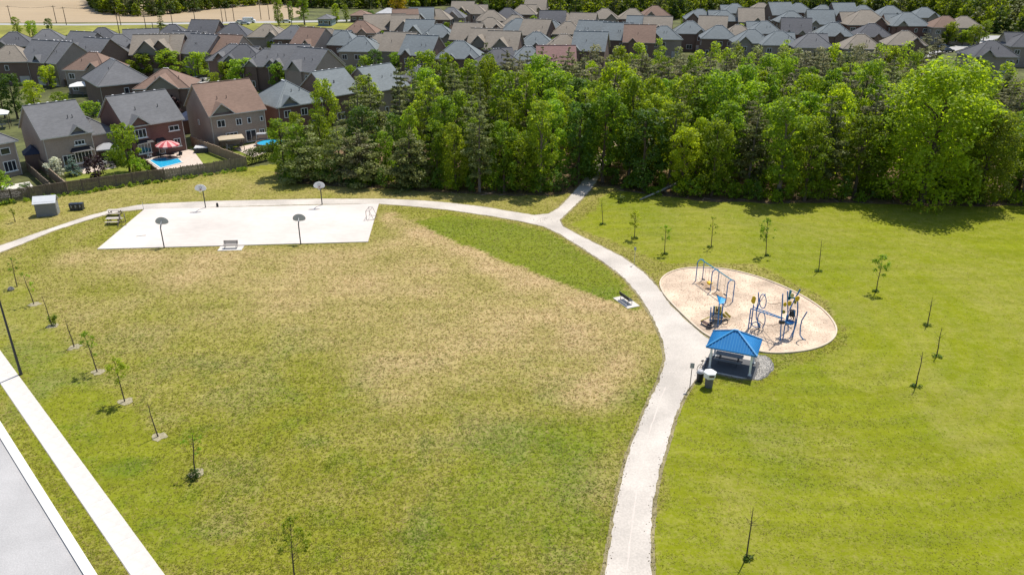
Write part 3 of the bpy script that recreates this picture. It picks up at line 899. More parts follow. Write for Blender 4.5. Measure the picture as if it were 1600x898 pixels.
# the row along the park fence, nearest and best seen
FG = "houses backing onto the park fence"
P, ro, w = eave_two((-62, 236), (29, 219), 5.6)
house("grey hip-roofed buff house cut by the left edge beside the park fence", FG, P, ro, w - .9, 'hip', 'g', 't', d=11, e=5.6, seed=1,
      wins=[('f', w * .26, 1.75, 1.9, 1.7, 3, 0, True), ('f', w * .24, 4.2, 1.5, 1.1, 1), ('f', -w * .1, 1.7, 1.9, 1.7, 3)])
P, ro, w = eave_two((63, 218), (147, 205.5), 5.7)
H1w = w - .6
H1 = house("grey-roofed buff house with bay window above white blossom shrub and blue spruce", FG, P, ro, w - .6, 'gable', 'g', 't', [('f', w * .20, w * .36, .0)], d=11.5, e=5.7,
      wing=(w / 2 + 1.6, 1.4, 5.0, 8.5, 4.6, 'hip'), seed=2, gab=M_gab,
      wins=[('f', -w * .05, 1.6, 2.0, 1.7, 3, 0, True), ('f', w * .22, 1.75, 2.7, 1.9, 5, .0, True), ('f', w * .2, 4.2, 1.6, .75, 3, 0, True)])
P, ro, w = eave_two((195, 200), (289, 185.5), 5.7)
H2w = w - .6
H2 = house("grey-roofed red brick house with gable facing the pool and striped parasol", FG, P, ro, w - .6, 'gable', 'g', 'r', [('f', -w * .27, w * .36, .35)], d=11.5, e=5.7, seed=3, gab=WALL['r'],
      wins=[('f', -w * .27, 4.35, 2.0, 1.5, 3, .35, True), ('f', -w * .25, 1.7, 2.2, 1.7, 4, .35, True), ('f', w * .30, 4.3, 1.8, .9, 2, 0, True), ('f', w * .32, 1.7, 1.2, 1.4, 2, 0, True), ('f', w * .04, 1.2, 1.1, 2.1, 1)])
P, ro, w = eave_two((326, 182.5), (417, 170.5), 5.9)
house("russet-roofed buff brick house with small front gable behind wooden patio gazebo", FG, P, ro, w - .6, 'gable', 'r', 't', [('f', -w * .26, w * .42, .0)], d=12.5, e=5.9, seed=4, gab=M_gab,
      wins=[('f', -w * .30, 4.3, 1.5, 1.3, 2), ('f', w * .0, 4.2, 1.1, 1.2, 2), ('f', w * .18, 4.2, .7, 1.1, 1), ('f', w * .4, 4.2, .6, .9, 1), ('f', -w * .15, 1.7, 2.2, 1.5, 3),
            ('f', w * .18, 1.3, 2.0, 2.2, 2), ('f', w * .38, 1.9, 1.0, .8, 2, 0, True), ('l', 0, 3.8, .7, 1.0, 1)])
P, ro, w = eave_two((432, 168.5), (509, 157.5), 5.9)
house("charcoal hip-roofed red brick house at the wood's corner behind the shrubs", FG, P, ro, w - .9, 'hip', 'b', 'r', [('f', -w * .22, w * .38, .0)], d=11, e=5.9, seed=5, gab=M_gab,
      wins=[('f', -w * .28, 4.35, 1.4, 1.4, 2), ('f', w * .06, 4.35, 1.4, 1.4, 2), ('f', -w * .2, 1.6, 1.8, 1.6, 2), ('f', w * .28, 1.6, 1.6, 1.6, 2)])
P, ro, w = eave_two((519, 151), (566, 143), 5.9)
house("slate-blue roofed brown brick house half hidden by pines, gable end at left", FG, P, ro, w, 'gable', 'b', 'n', d=11, seed=6)
P, ro, w = eave_two((592, 143), (640, 134), 5.9)
house("slate-blue roofed house seen through the sparse pines near the wood's left end", FG, P, ro, w, 'gable', 'b', 'g', d=11, seed=7)
P, ro, w = eave_two((655, 131), (698, 127), 5.9)
house("grey hip-roofed house mostly hidden behind the tall pines of the wood", FG, P, ro, w, 'hip', 'g', 'g', d=11, seed=8)

def bay_roof(h, u, z, w, dp, dd):
    d2 = dd / 2
    m = MB(); m.add([(u - w / 2, -d2 - dp, z), (u + w / 2, -d2 - dp, z), (u + w / 2, -d2 - .01, z), (u - w / 2, -d2 - .01, z), (u - w / 2 + .35, -d2 - .01, z + .6), (u + w / 2 - .35, -d2 - .01, z + .6)],
                    [(0, 1, 5, 4), (1, 2, 5), (3, 0, 4), (3, 2, 1, 0), (2, 3, 4, 5)])
    m.build("bay_roof", M_black, h)
bay_roof(H1, H1w * .22, 2.85, 3.5, 1.0, 11.5)
bay_roof(H2, -H2w * .25, 2.75, 2.8, .9 + .35, 11.5); bay_roof(H2, H2w * .04, 2.4, 1.9, .8, 11.5)

# every other house: row, left and right end of the front eave, its height in the survey photograph, heading, form
ROWS = {
 'B': ("just behind the fence row", [(112, 150, 110, -8, 'h', 'r', 'g'), (181, 214, 131, 38, 'h', 'g', 'n'), (213, 291, 138.5, 8, 'h', 'r', 'n', [('f', .02, .62)])]),
 'L': ("in the cluster at far left", [(-18, 33, 97, 5, 'h', 't', 'n'), (-2, 40, 73, 18, 'h', 'd', 'n'), (35, 58, 97, -22, 'g', 'g', 'n'), (52, 95, 68, 22, 'h', 'g', 'g'),
       (56, 80, 98, -28, 'g', 'g', 'g'), (92, 128, 80, -20, 'g', 'g', 'g', [('f', .1, .45)]), (113, 142, 92, -25, 'g', 'g', 'n'), (140, 178, 65, 18, 'h', 'd', 'n'), (168, 208, 77, 22, 'h', 'g', 'g', [('f', -.2, .35), ('f', .25, .3)])]),
 'D': ("along the left inner street", [(209, 236, 75, 20, 'g', 'g', 'n'), (219, 241, 86, 5, 'g', 't', 'n', [('f', 0, .8)]), (241, 263, 85, 0, 'g', 't', 'n', [('f', 0, .8)]), (262, 288, 80, -18, 'g', 'g', 'g'),
       (281, 316, 85, -25, 'g', 'g', 'g'), (327, 351, 86, -20, 'g', 'r', 't'), (340, 366, 95, -10, 'h', 'g', 'n', [('f', -.15, .4)]), (364, 388, 96, 4, 'h', 'd', 'n'),
       (388, 432, 104, -4, 'h', 'g', 'n', [('f', -.28, .3), ('f', .2, .34)]), (432, 460, 105, -4, 'g', 'g', 'n', [('f', -.22, .4)]), (450, 479, 111, -30, 'g', 'g', 't', [('f', -.1, .5)])]),
 'C': ("in the left row below field road", [(238, 292, 59, 4, 'h', 'd', 'n'), (291, 330, 57.5, -8, 'g', 'd', 'n'), (333, 386, 57, 0, 'h', 'd', 'n'), (386, 438, 58.5, -2, 'h', 't', 'g'),
       (437, 470, 61.5, -4, 'h', 'g', 'n'), (460, 481, 72, -28, 'g', 'r', 't'), (496, 516, 67, -12, 'h', 't', 't'), (517, 539, 71, -16, 'h', 'b', 'n', [('b', .1, .4)]), (543, 573, 81, -6, 'h', 'b', 'g'),
       (573, 603, 76, -10, 'h', 't', 'r'), (602, 629, 81, -14, 'g', 't', 'g'), (629, 664, 87, -20, 'g', 'b', 'n'), (679, 752, 92, -3, 'h', 'b', 'n', [('f', -.15, .16), ('f', .26, .16)])]),
 'W': ("right behind the wood's back edge", [(768, 806, 104, 20, 'h', 'd', 'n'), (818, 838, 100, 5, 'h', 'b', 'g'), (856, 884, 107, 0, 'g', 'p', 'n')]),
 'E': ("in the upper middle row", [(540, 581, 52, -2, 'h', 'r', 't', [('f', .1, .3)]), (584, 603, 47, 14, 'g', 't', 'r'), (603, 621, 46, 5, 'g', 't', 'n', [('f', 0, .7)]), (622, 640, 48.5, 0, 'g', 't', 't', [('f', 0, .7)]),
       (642, 660, 57, -8, 'g', 'b', 'n', [('f', -.1, .7)]), (661, 704, 59, -4, 'h', 'b', 'g', [('f', -.3, .28), ('f', .33, .28)]), (706, 742, 63, -15, 'g', 't', 'n', [('f', .25, .45)])]),
 'F': ("in the distant lane row", [(628, 644, 37, 12, 'g', 'r', 'r'), (646, 668, 34, 0, 'g', 'b', 'g', [('f', 0, .6)]), (669, 692, 31, -6, 'h', 't', 'n'), (692, 713, 28, -5, 'h', 'g', 't', [('f', .1, .5)]),
       (713, 729, 22, -5, 'g', 't', 'n', [('f', 0, .6)]), (730, 748, 22, -5, 'h', 't', 't')]),
 'H': ("in the central far rows", [(744, 786, 46.5, -2, 'h', 't', 'n'), (750, 784, 33, 0, 'h', 't', 'n'), (782, 801, 29, -5, 'h', 'd', 'n'), (786, 819, 42, -8, 'h', 't', 'g', [('f', -.05, .4)]),
       (801, 832, 23, -5, 'h', 't', 'n'), (824, 845, 17.5, -10, 'g', 't', 'g'), (796, 822, 48, -4, 'h', 'b', 'n'), (820, 840, 56, -22, 'g', 't', 'n'), (847, 874, 52, -6, 'h', 'b', 'r'), (852, 872, 40, -6, 'g', 'd', 'n', [('f', -.2, .4), ('f', .3, .3)]),
       (870, 903, 54, -6, 'h', 't', 'g'), (869, 896, 38, -4, 'h', 't', 'n'), (896, 915, 44, -18, 'g', 't', 't')]),
 'I': ("in the front rank behind the wood", [(741, 764, 74, -14, 'g', 't', 'n', [('f', -.1, .7)]), (766, 797, 79, -12, 'g', 't', 'n', [('f', 0, .7)]), (815, 860, 73, -4, 'h', 'b', 'n', [('f', -.36, .24), ('f', 0, .18)]),
       (863, 899, 77, -4, 'h', 't', 'g', [('f', -.35, .25)]), (904, 932, 80, -14, 'g', 'b', 'n', [('f', -.35, .25)])]),
 'J': ("in the centre right rows", [(927, 964, 30, -4, 'h', 't', 'g'), (972, 1006, 30, -4, 'h', 't', 'r', [('f', .3, .3)]), (1009, 1045, 25, 4, 'h', 'r', 'n', [('f', -.25, .35)]), (905, 931, 59, -22, 'g', 'b', 'r'),
       (943, 976, 63, -18, 'g', 'b', 'n'), (986, 1010, 50, -14, 'g', 'b', 'g'), (1011, 1041, 51, -12, 'g', 't', 'n', [('f', .05, .5)]), (982, 1014, 67, -10, 'g', 'r', 'n', [('f', -.2, .3)]),
       (1022, 1054, 62, -6, 'h', 'b', 'g'), (1061, 1098, 53, -6, 'h', 'b', 'n', [('f', .3, .3)])]),
 'K': ("in the right of centre rows", [(1079, 1112, 31, -4, 'h', 'b', 'n', [('f', -.3, .5)]), (1112, 1156, 33.5, -2, 'h', 'b', 'n'), (1132, 1170, 21, -2, 'h', 'b', 'n'), (1157, 1192, 35, -8, 'g', 't', 'g'), (1172, 1214, 20, 0, 'h', 't', 'n', [('f', -.3, .25)]),
       (1101, 1122, 50, -16, 'g', 't', 'u'), (1113, 1136, 61, -8, 'h', 'b', 'n'), (1140, 1172, 60, -6, 'h', 't', 'g'), (1180, 1216, 53, -4, 'h', 'b', 'n'), (1162, 1194, 68, -4, 'h', 'b', 'g'), (1204, 1240, 71, -4, 'h', 'b', 'g'),
       (1214, 1236, 24, 6, 'g', 'b', 'n'), (1238, 1264, 20, -2, 'h', 'b', 'n'), (1217, 1264, 35, -2, 'h', 'b', 'n'), (1226, 1262, 54, -14, 'g', 'd', 'r', [('f', -.25, .3, .0), ('f', .2, .3)])]),
 'M': ("in the right-hand rows", [(1265, 1303, 38.5, -8, 'g', 'b', 'g'), (1268, 1312, 24, -2, 'h', 'b', 'n', [('f', -.1, .3)]), (1315, 1334, 25, 4, 'g', 'b', 'n'), (1337, 1367, 24, -4, 'h', 'b', 'n'), (1326, 1394, 39.5, -1, 'h', 't', 'r'),
       (1371, 1420, 26.5, -4, 'h', 'b', 'n', [('f', .1, .3)]), (1395, 1455, 41, -2, 'h', 'b', 'r'), (1276, 1336, 57, -8, 'h', 'b', 'n', [('f', -.38, .22), ('f', .1, .26)]), (1339, 1396, 58, -4, 'h', 'd', 'n', [('f', .08, .2)]),
       (1326, 1374, 77, -6, 'h', 't', 'g'), (1391, 1445, 71, -10, 'h', 't', 'n', [('f', .2, .45)]), (1430, 1470, 28, -2, 'h', 'b', 'g', [('f', .2, .4)]), (1468, 1500, 43.5, -3, 'h', 'r', 'g'), (1503, 1521, 44, -5, 'h', 't', 't'),
       (1524, 1592, 89, -6, 'h', 'd', 'g', [('f', -.22, .36)]), (1588, 1640, 74, -10, 'h', 'd', 'g'), (1256, 1290, 75, -6, 'h', 'g', 'g')]),
}
sd = 20
YARD = []
def lab_of(rc, kd_, extra, wc, i, where):
    return "%s %s-roofed%s %s house, %s from left %s" % (RNAME[rc], 'hip' if kd_ == 'h' else 'gable', extra, WNAME[wc], OR(i), where)
for key, (where, lst) in ROWS.items():
    for i, q in enumerate(sorted(lst, key=lambda q: q[0])):
        xl, xr, ye, rot, kd_, rc, wc = q[:7]
        e_ = 5.9
        P, w = eave_pt(xl, xr, ye, R(rot), e_)
        w = max(11.0 if kd_ == 'h' else 9.5, min(w - .4, 19.0))
        d_h = min(12.0, .72 * w + 1.0) if kd_ == 'h' else 11.0
        gb = [(g[0], g[1] * w, max(2.6, g[2] * w)) + tuple(g[3:]) for g in (q[7] if len(q) > 7 else [])]
        pit = 37 if kd_ == 'h' else 39
        if key == 'B' and i == 2: pit, d_h = 32, 10
        if key == 'B' and i == 1: d_h = 15
        sd += 1
        rw = random.Random(sd)
        if not gb and rw.random() < .5 and w > 9.4: gb = [('f', rw.choice((-.25, .22)) * w, rw.uniform(.3, .42) * w)]
        extra = {0: '', 1: ' front-gabled', 2: ' twin-gabled'}[min(2, len(gb))]
        lab = lab_of(rc, kd_, extra, wc, i, where)
        wg = None
        if w > 9 and rw.random() < .7 and key != 'B':
            s_ = rw.choice((-1, 1)); ww = w * rw.uniform(.45, .62)
            wg = (s_ * (w - ww) / 2 * .9, d_h * .45, ww, d_h * .8, e_ + rw.uniform(-.5, .45), rw.choice(('hip', 'hip', 'gable')))
        house(lab, "houses of the subdivision", P, R(rot), w, 'hip' if kd_ == 'h' else 'gable', rc, wc, gb, d=d_h, e=e_, pitch=pit, seed=sd, wing=wg)
        if rw.random() < .42: YARD.append((P, R(rot), w, "small tree before the %s house from left %s" % (OR(i), where), rw.choice((-1, 1)), rw.uniform(3.8, 6.2)))
# low bungalows along the field road
for xl, xr, ye, rc, wc, lab in ((547, 575, 24.5, 'r', 'n', "low brown bungalow with long roof by the field road"), (588, 622, 21.5, 'l', 'u', "pale blue bungalow left of the bright yellow tree"),
                                (634, 652, 20.5, 'r', 'r', "small red-roofed bungalow right of the bright yellow tree"), (496, 517, 30, 'g', 'u', "small blue-grey farm building among roadside trees")):
    sd += 1
    P, w = eave_pt(xl, xr, ye, 0.0, 3.0)
    house(lab, "bungalows along the field road", P, 0.0, w, 'hip', rc, wc, d=9, e=3.0, pitch=24, seed=sd, name="bungalow",
          wins=[('f', -w * .3, 1.6, 1.8, 1.2, 2), ('f', w * .1, 1.6, 1.8, 1.2, 2), ('f', w * .35, 1.3, 1.0, 2.0, 1)])
# solar panels on a charcoal roof
# ---------------------------------------------------------------- trees
def leaf_cards(cen, rad, n, size, seed, flat=0.0, up=0.35, shell=(.55, 1.05), cover=None):
    """diamond leaf cards over a set of clumps; cen (k,3), rad (k,3)"""
    r = np.random.default_rng(seed)
    cen, rad = np.asarray(cen, float), np.asarray(rad, float)
    wgt = (rad[:, 0] * rad[:, 1] + rad[:, 2] * rad[:, 0]); wgt = wgt / wgt.sum()
    k = r.choice(len(cen), n, p=wgt)
    d = r.normal(0, 1, (n, 3)); d[:, 2] += up
    d /= np.linalg.norm(d, axis=1)[:, None]
    p = cen[k] + d * rad[k] * r.uniform(shell[0], shell[1], (n, 1))
    nr = d * .9 + r.normal(0, .55, (n, 3)); nr[:, 2] += .35
    if flat: nr = nr * (1 - flat) + np.array((0, 0, 1.0)) * flat
    nr /= np.linalg.norm(nr, axis=1)[:, None]
    a = np.cross(nr, r.normal(0, 1, (n, 3))); a /= np.linalg.norm(a, axis=1)[:, None] + 1e-9
    b = np.cross(nr, a)
    s = size * r.uniform(.55, 1.3, (n, 1))
    w = s * r.uniform(.45, .8, (n, 1))
    V4 = np.stack([p - a * s * .5, p + b * w * .5 + a * s * .06, p + a * s * .5, p - b * w * .5 + a * s * .06], 1).reshape(-1, 3)
    return V4, np.arange(n * 4).reshape(-1, 4)

def limb_path(p, q, sag, seed, n=4):
    rr = random.Random(seed)
    p, q = Vector(p), Vector(q); out = []
    for i in range(n + 1):
        t = i / n
        v = p.lerp(q, t) + Vector((rr.uniform(-1, 1), rr.uniform(-1, 1), 0)) * .12 * math.sin(t * 3.14) * (q - p).length * .5
        v.z += sag * math.sin(t * 3.14)
        out.append(v)
    return out

def broad_tree(h, rw, seed, leafmat, bark=None, leaves=3000, size=.46, base=.22, nc=34, slim=1.0, tr=None):
    rr = random.Random(seed)
    tm = MB(); tr = tr or h * .016 + .05
    lean = Vector((rr.uniform(-.04, .04) * h, rr.uniform(-.04, .04) * h, 0))
    pts = [lean * t * t + Vector((0, 0, h * .92 * t)) for t in (0, .15, .35, .55, .75, 1)]
    tm.tube(pts, [tr * 1.35, tr, tr * .8, tr * .6, tr * .35, tr * .1], 7)
    cen, rad = [], []
    for i in range(nc):
        t = (i + rr.random()) / nc
        z = base + (1 - base) * (t ** .85)
        # crown outline: widest at 45 %, ragged
        prof = max(.12, 1 - abs((t - .42) / .60) ** 2.6) ** .5
        rr_ = rw * prof * rr.uniform(.2, 1.0) ** .6 * .86
        a = i * 2.399 + rr.uniform(-.6, .6)
        cr = rw * rr.uniform(.20, .42) * slim
        c = Vector((math.cos(a) * rr_, math.sin(a) * rr_, min(z, .97) * h)) + lean * t * t
        c.z -= cr * .3
        cen.append(c); rad.append((cr * rr.uniform(.8, 1.25), cr * rr.uniform(.8, 1.25), cr * rr.uniform(.55, .9)))
        if i % 3 == 0:
            s = lean * (z * .75) ** 2 + Vector((0, 0, max(base * .7, z * .72) * h))
            tm.tube(limb_path(s, c, rw * .06, seed * 50 + i), [tr * .36, tr * .26, tr * .18, tr * .1, tr * .05], 5)
    V4, F4 = leaf_cards(cen, rad, leaves, size, seed)
    return tm.mesh("trunk", bark or M_bark), np_mesh("crown", V4, F4, leafmat)

def pine_tree(h, rw, seed, leafmat, bark=None, leaves=2600, size=.42, base=.25, tiers=11, droop=.0, cone=.8):
    rr = random.Random(seed)
    tm = MB(); tr = h * .013 + .05
    lean = Vector((rr.uniform(-.03, .03) * h, rr.uniform(-.03, .03) * h, 0))
    pts = [lean * t * t + Vector((0, 0, h * .98 * t)) for t in (0, .2, .4, .6, .8, 1)]
    tm.tube(pts, [tr * 1.3, tr, tr * .85, tr * .65, tr * .4, tr * .12], 7)
    cen, rad = [], []
    for i in range(tiers):
        t = i / (tiers - 1)
        z = h * (base + (1 - base) * t)
        R_ = rw * ((1 - t) ** cone * .85 + .15) * rr.uniform(.7, 1.1)
        if t < .15: R_ *= .75
        nb = 5 if t < .8 else 3
        for k in range(nb):
            if rr.random() < .18: continue
            a = i * 1.1 + k * 6.283 / nb + rr.uniform(-.5, .5)
            s = lean * (z / h) ** 2 + Vector((0, 0, z - R_ * .1))
            q = s + Vector((math.cos(a) * R_, math.sin(a) * R_, R_ * rr.uniform(-.1, .35) - droop * R_))
            tm.tube([s, s.lerp(q, .55) + Vector((0, 0, .05 * R_)), q], [tr * .26, tr * .16, tr * .05], 4)
            for f in ((.55, .95) if R_ > 1 else (.8,)):
                c = s.lerp(q, f); cr = R_ * rr.uniform(.24, .4) + .18
                cen.append(c + Vector((0, 0, .1))); rad.append((cr, cr, cr * .38))
    cen.append(Vector((lean.x, lean.y, h * .97))); rad.append((.3, .3, .5))
    V4, F4 = leaf_cards(cen, rad, leaves, size, seed, flat=.15, up=.25, shell=(.2, 1.05))
    return tm.mesh("trunk", bark or M_bark), np_mesh("crown", V4, F4, leafmat)

TM = {}
TM['maple'] = [broad_tree(15, 3.7, 100 + i, L_broad, leaves=4600, base=.10, nc=44) for i in range(4)] + [broad_tree(15, 2.9, 110 + i, L_broad, M_bark2, leaves=3400, base=.2, nc=38) for i in range(3)]
TM['lime'] = [broad_tree(15, 3.4, 120 + i, L_lime, leaves=4200, base=.10, nc=42) for i in range(3)]
TM['dark'] = [broad_tree(13, 3.4, 130 + i, L_dark, leaves=3200, base=.12) for i in range(2)]
TM['big'] = [broad_tree(19, 6.0, 140 + i, L_broad if i else L_lime, leaves=17000, base=.08, nc=90, size=.42) for i in range(2)]
TM['pine'] = [pine_tree(14, 3.1, 150 + i, L_pine, M_bark2, base=.22, leaves=4800, cone=.5, tiers=12) for i in range(3)]
TM['grey'] = [pine_tree(14, 3.2, 160 + i, L_grey, M_bark2, base=.16, leaves=5200, cone=.42, tiers=13) for i in range(3)]
TM['tall'] = [pine_tree(15, 2.3, 170 + i, L_pine, M_bark2, base=.38, leaves=2200, tiers=10, cone=.6) for i in range(3)]
TM['bushy'] = [pine_tree(9, 4.2, 180 + i, L_grey if i == 1 else L_pine, base=.06, leaves=5200, tiers=10, cone=.6, size=.36) for i in range(3)]
TM['willow'] = [broad_tree(8, 3.0, 190, L_lime, leaves=4200, base=.05, nc=46, size=.32)]
TM['round'] = [broad_tree(6.5, 2.4, 200 + i, L_lime if i % 2 else L_broad, leaves=1900, base=.2, nc=26, size=.36) for i in range(3)]
TM['shrub'] = [broad_tree(2.6, 1.5, 210 + i, (L_broad, L_dark, L_sap)[i], leaves=1100, base=.05, nc=18, size=.26) for i in range(3)]
TM['blossom'] = [broad_tree(3.0, 1.6, 220, L_white, leaves=1500, base=.1, nc=22, size=.26)]
TM['purple'] = [broad_tree(3.6, 1.7, 222, L_purple, leaves=1500, base=.1, nc=22, size=.28)]
TM['spruce'] = [pine_tree(3.4, 1.7, 224, L_spruce, base=.03, leaves=1800, tiers=9, size=.22, cone=1.0, droop=.15)]
TM['conifer'] = [pine_tree(12, 3.0, 226, L_dark, base=.03, leaves=2200, tiers=12, size=.5, cone=1.0, droop=.1)]
TM['yellow'] = [broad_tree(11, 4.6, 228, L_yellow, leaves=2600, base=.15, nc=36, size=.6)]
TREE_H = dict(maple=15, lime=15, dark=13, big=19, pine=14, grey=14, tall=15, bushy=9, willow=8, round=6.5, shrub=2.6, blossom=3.0, purple=3.6, spruce=3.4, conifer=12, yellow=11)
CATN = dict(shrub="shrub", blossom="shrub", purple="shrub")
def tree(kind, x, y, h, label, group=None, name=None, wide=1.0, v=None):
    a, b = TM[kind][rng.randrange(len(TM[kind])) if v is None else v]
    s = h / TREE_H[kind]
    nm = name or {"pine": "pine_tree", "grey": "pine_tree", "tall": "pine_tree", "bushy": "pine_tree", "spruce": "spruce_tree", "conifer": "conifer_tree", "shrub": "shrub", "blossom": "shrub", "purple": "shrub"}.get(kind, "leafy_tree")
    t = thing(nm, label, CATN.get(kind, "tree"), (x, y, 0), rng.uniform(0, 6.28), group)
    t.scale = (s * wide, s * wide, s)
    link("trunk", a, t); link("crown", b, t)
    return t

# the wood
front_px = [(436, 281), (470, 287), (520, 290), (560, 293), (620, 296), (700, 302), (780, 305), (850, 306), (893, 300), (925, 292), (955, 292), (1000, 303), (1060, 309), (1120, 316),
            (1200, 318), (1320, 318), (1450, 322), (1600, 322), (1720, 322)]
back_px = [(1720, 158), (1600, 158), (1500, 157), (1400, 150), (1200, 148), (1000, 150), (930, 158), (850, 168), (760, 180), (680, 196), (610, 212), (540, 232), (470, 252), (430, 265)]
FR = g2(front_px)
wood = FR + g2(back_px)
wood2 = [(p.x, p.y) for p in wood]
structure(MB().prism([(p.x, p.y) for p in densify(wood, 2.0, .5)], .006, .012).build("forest_floor", M_floor))
trail = g2([(928, 268), (938, 250), (946, 240), (955, 232), (975, 215), (1000, 195)])
tr_ = densify(trail, .8, closed=False)
o_ = [(p.x - 1.3 + rng.uniform(-.2, .2), p.y) for p in tr_] + [(p.x + 1.4 + rng.uniform(-.2, .2), p.y) for p in tr_[::-1]]
structure(MB().prism(o_, .014, .03).build("forest_trail", M_soil))
cand = []
minx, maxx = min(p.x for p in wood), max(p.x for p in wood)
miny, maxy = min(p.y for p in wood), max(p.y for p in wood)
trailx = np.array([(p.x, p.y) for p in tr_])
frx = np.array([(p.x, p.y) for p in densify(FR, .7, closed=False)])
tries = nrg.random((26000, 2))
for u, v in tries:
    x, y = minx + u * (maxx - minx), miny + v * (maxy - miny)
    if not in_poly(np.array([x]), np.array([y]), wood2)[0]: continue
    if np.min(np.hypot(trailx[:, 0] - x, trailx[:, 1] - y)) < 2.1: continue
    df = np.min(np.hypot(frx[:, 0] - x, frx[:, 1] - y))
    if df < 1.2: continue
    pxx = project(x, y, 0)[0]
    sp = 3.6 if df < 8 else (4.5 if df < 25 else 4.9)
    if pxx < 640 and df > 6: sp = 5.2
    if all((x - c[0]) ** 2 + (y - c[1]) ** 2 > sp * sp for c in cand): cand.append((x, y, df, pxx))
cand.sort(key=lambda c: depth(c[0], c[1]))
def species(px, df):
    r = rng.random()
    if px < 660:
        if df < 5: return ('bushy' if r < .62 else 'maple'), rng.uniform(7.5, 9.5), .95
        if df < 12: return ('pine' if r < .35 else 'maple' if r < .8 else 'dark'), rng.uniform(9, 12), .9
        return ('tall' if r < .62 else 'pine' if r < .8 else 'maple'), rng.uniform(11.5, 14.0), 1.0
    if px < 780:
        if df < 6: return ('bushy' if r < .3 else 'pine' if r < .6 else 'maple'), rng.uniform(9, 14), 1.0
        return ('pine' if r < .3 else 'tall' if r < .45 else 'maple' if r < .9 else 'lime'), rng.uniform(12.5, 15.5), 1.0
    if df < 7: return ('maple' if r < .55 else 'lime' if r < .72 else 'dark' if r < .86 else 'pine'), rng.uniform(8.5, 15.5), 1.0
    if df < 30 and not (px > 1500 and df > 14):
        return ('maple' if r < .55 else 'lime' if r < .68 else 'pine' if r < .80 else 'grey' if r < .92 else 'dark'), rng.uniform(11.0, 16.8), .95
    if px > 1440: return ('maple' if r < .5 else 'grey' if r < .8 else 'pine'), rng.uniform(6.5, 9.5), 1.0
    if px < 1480: return ('grey' if r < .42 else 'pine' if r < .68 else 'maple' if r < .92 else 'lime'), rng.uniform(11.0, 14.0), .95
    return ('maple' if r < .5 else 'grey' if r < .8 else 'pine'), rng.uniform(11, 14), 1.0
SPN = dict(maple="mid-green leafy tree", lime="yellow-green leafy tree", dark="dark green leafy tree", pine="olive pine", grey="grey-green pine", tall="bare-stemmed tall pine", bushy="broad low pine")
big_spots = [(1438, 317, 20.0, 'big', 0), (1528, 319, 13.5, 'big', 1), (925, 272, 17.5, 'lime', 0)]
BIGL = ["huge yellow-green maple with massive crown at the wood's right front edge", "broad mid-green maple beside the huge yellow-green maple, by the right picture edge", "tall bright lime-green tree standing right over the path into the wood"]
bigxy = []
for (px, py, h, kd_, v), lab in zip(big_spots, BIGL):
    p = G(px, py)
    if kd_ == 'lime': p = Vector((p.x + 3.0, p.y + 3.0, 0))
    bigxy.append((p.x, p.y, 4.5 if kd_ == 'big' else 2.5))
    tree(kd_, p.x, p.y, h, lab, None, v=v, wide=1.22 if v == 0 and kd_ == 'big' else 1.0)
fl_, fr_, rest, inner = [], [], [], {}
nwood = 0
pathx = G(925, 285).x
chosen = []
for c in cand:
    x, y, df, pxx = c
    if any((x - b[0]) ** 2 + (y - b[1]) ** 2 < b[2] ** 2 for b in bigxy): continue
    chosen.append(c)
print("WOOD", len(chosen))
for i, (x, y, df, pxx) in enumerate(chosen):
    kd_, h, wd_ = species(pxx, df)
    if i >= 292:
        rest.append((kd_, x, y, h)); continue
    if df < 4.2:
        (fl_ if x < pathx else fr_).append((abs(x - pathx), kd_, x, y, h, wd_))
        continue
    side = [s for lim, s in ((560, "behind the left corner pines"), (660, "behind the court's right half"), (770, "midway between court and path"), (880, "left of the path mouth"), (975, "over the path mouth"), (1085, "behind the fallen log"),
                             (1200, "beyond the swing set"), (1310, "beyond the climbing frame"), (1420, "left of the huge maple"), (9999, "behind the huge maple")) if pxx < lim][0]
    dep_ = "just inside the wood" if df < 12 else ("in mid-wood" if df < 32 else "at the wood's back")
    inner.setdefault((SPN[kd_], dep_, side), []).append((x, y, h, kd_, wd_ * rng.uniform(.72, 1.12)))
for (s_, dp_, sd_n), lst in inner.items():
    lst.sort()
    for i, (x, y, h, kd_, wd_) in enumerate(lst):
        lab = "%s %s %s" % (s_, dp_, sd_n)
        if len(lst) > 1: lab += ", %s from left" % OR(i)
        tree(kd_, x, y, h, lab, "trees of the wood", wide=wd_)
for lst, sidew in ((fl_, "left"), (fr_, "right")):
    lst.sort()
    for i, (_, kd_, x, y, h, wd_) in enumerate(lst):
        lab = "%s on the wood's front edge, number %d %s of the path mouth" % (SPN[kd_], i + 1, sidew)
        if i < 14: lab = "%s on the wood's front edge, %s one %s of the path mouth" % (SPN[kd_], ORD[i], sidew)
        tree(kd_, x, y, h, lab, "trees along the wood's front edge", wide=wd_ * rng.uniform(.85, 1.15))
# low willow-like bushes at the front, seen in the photograph
for px, py, kd_, h, lab in ((812, 300, 'willow', 8.2, "pale yellow-green willow-like bush left of the path mouth"), (475, 285, 'bushy', 9.6, "broad olive pine at the wood's left corner by the hedge"),
                            (560, 290, 'bushy', 8.0, "second broad pine from the wood's left corner"), (640, 296, 'bushy', 8.6, "third broad pine from the left corner, above the court's far corner")):
    p = G(px, py); tree(kd_, p.x, p.y + .8, h, lab, None, wide=1.05)

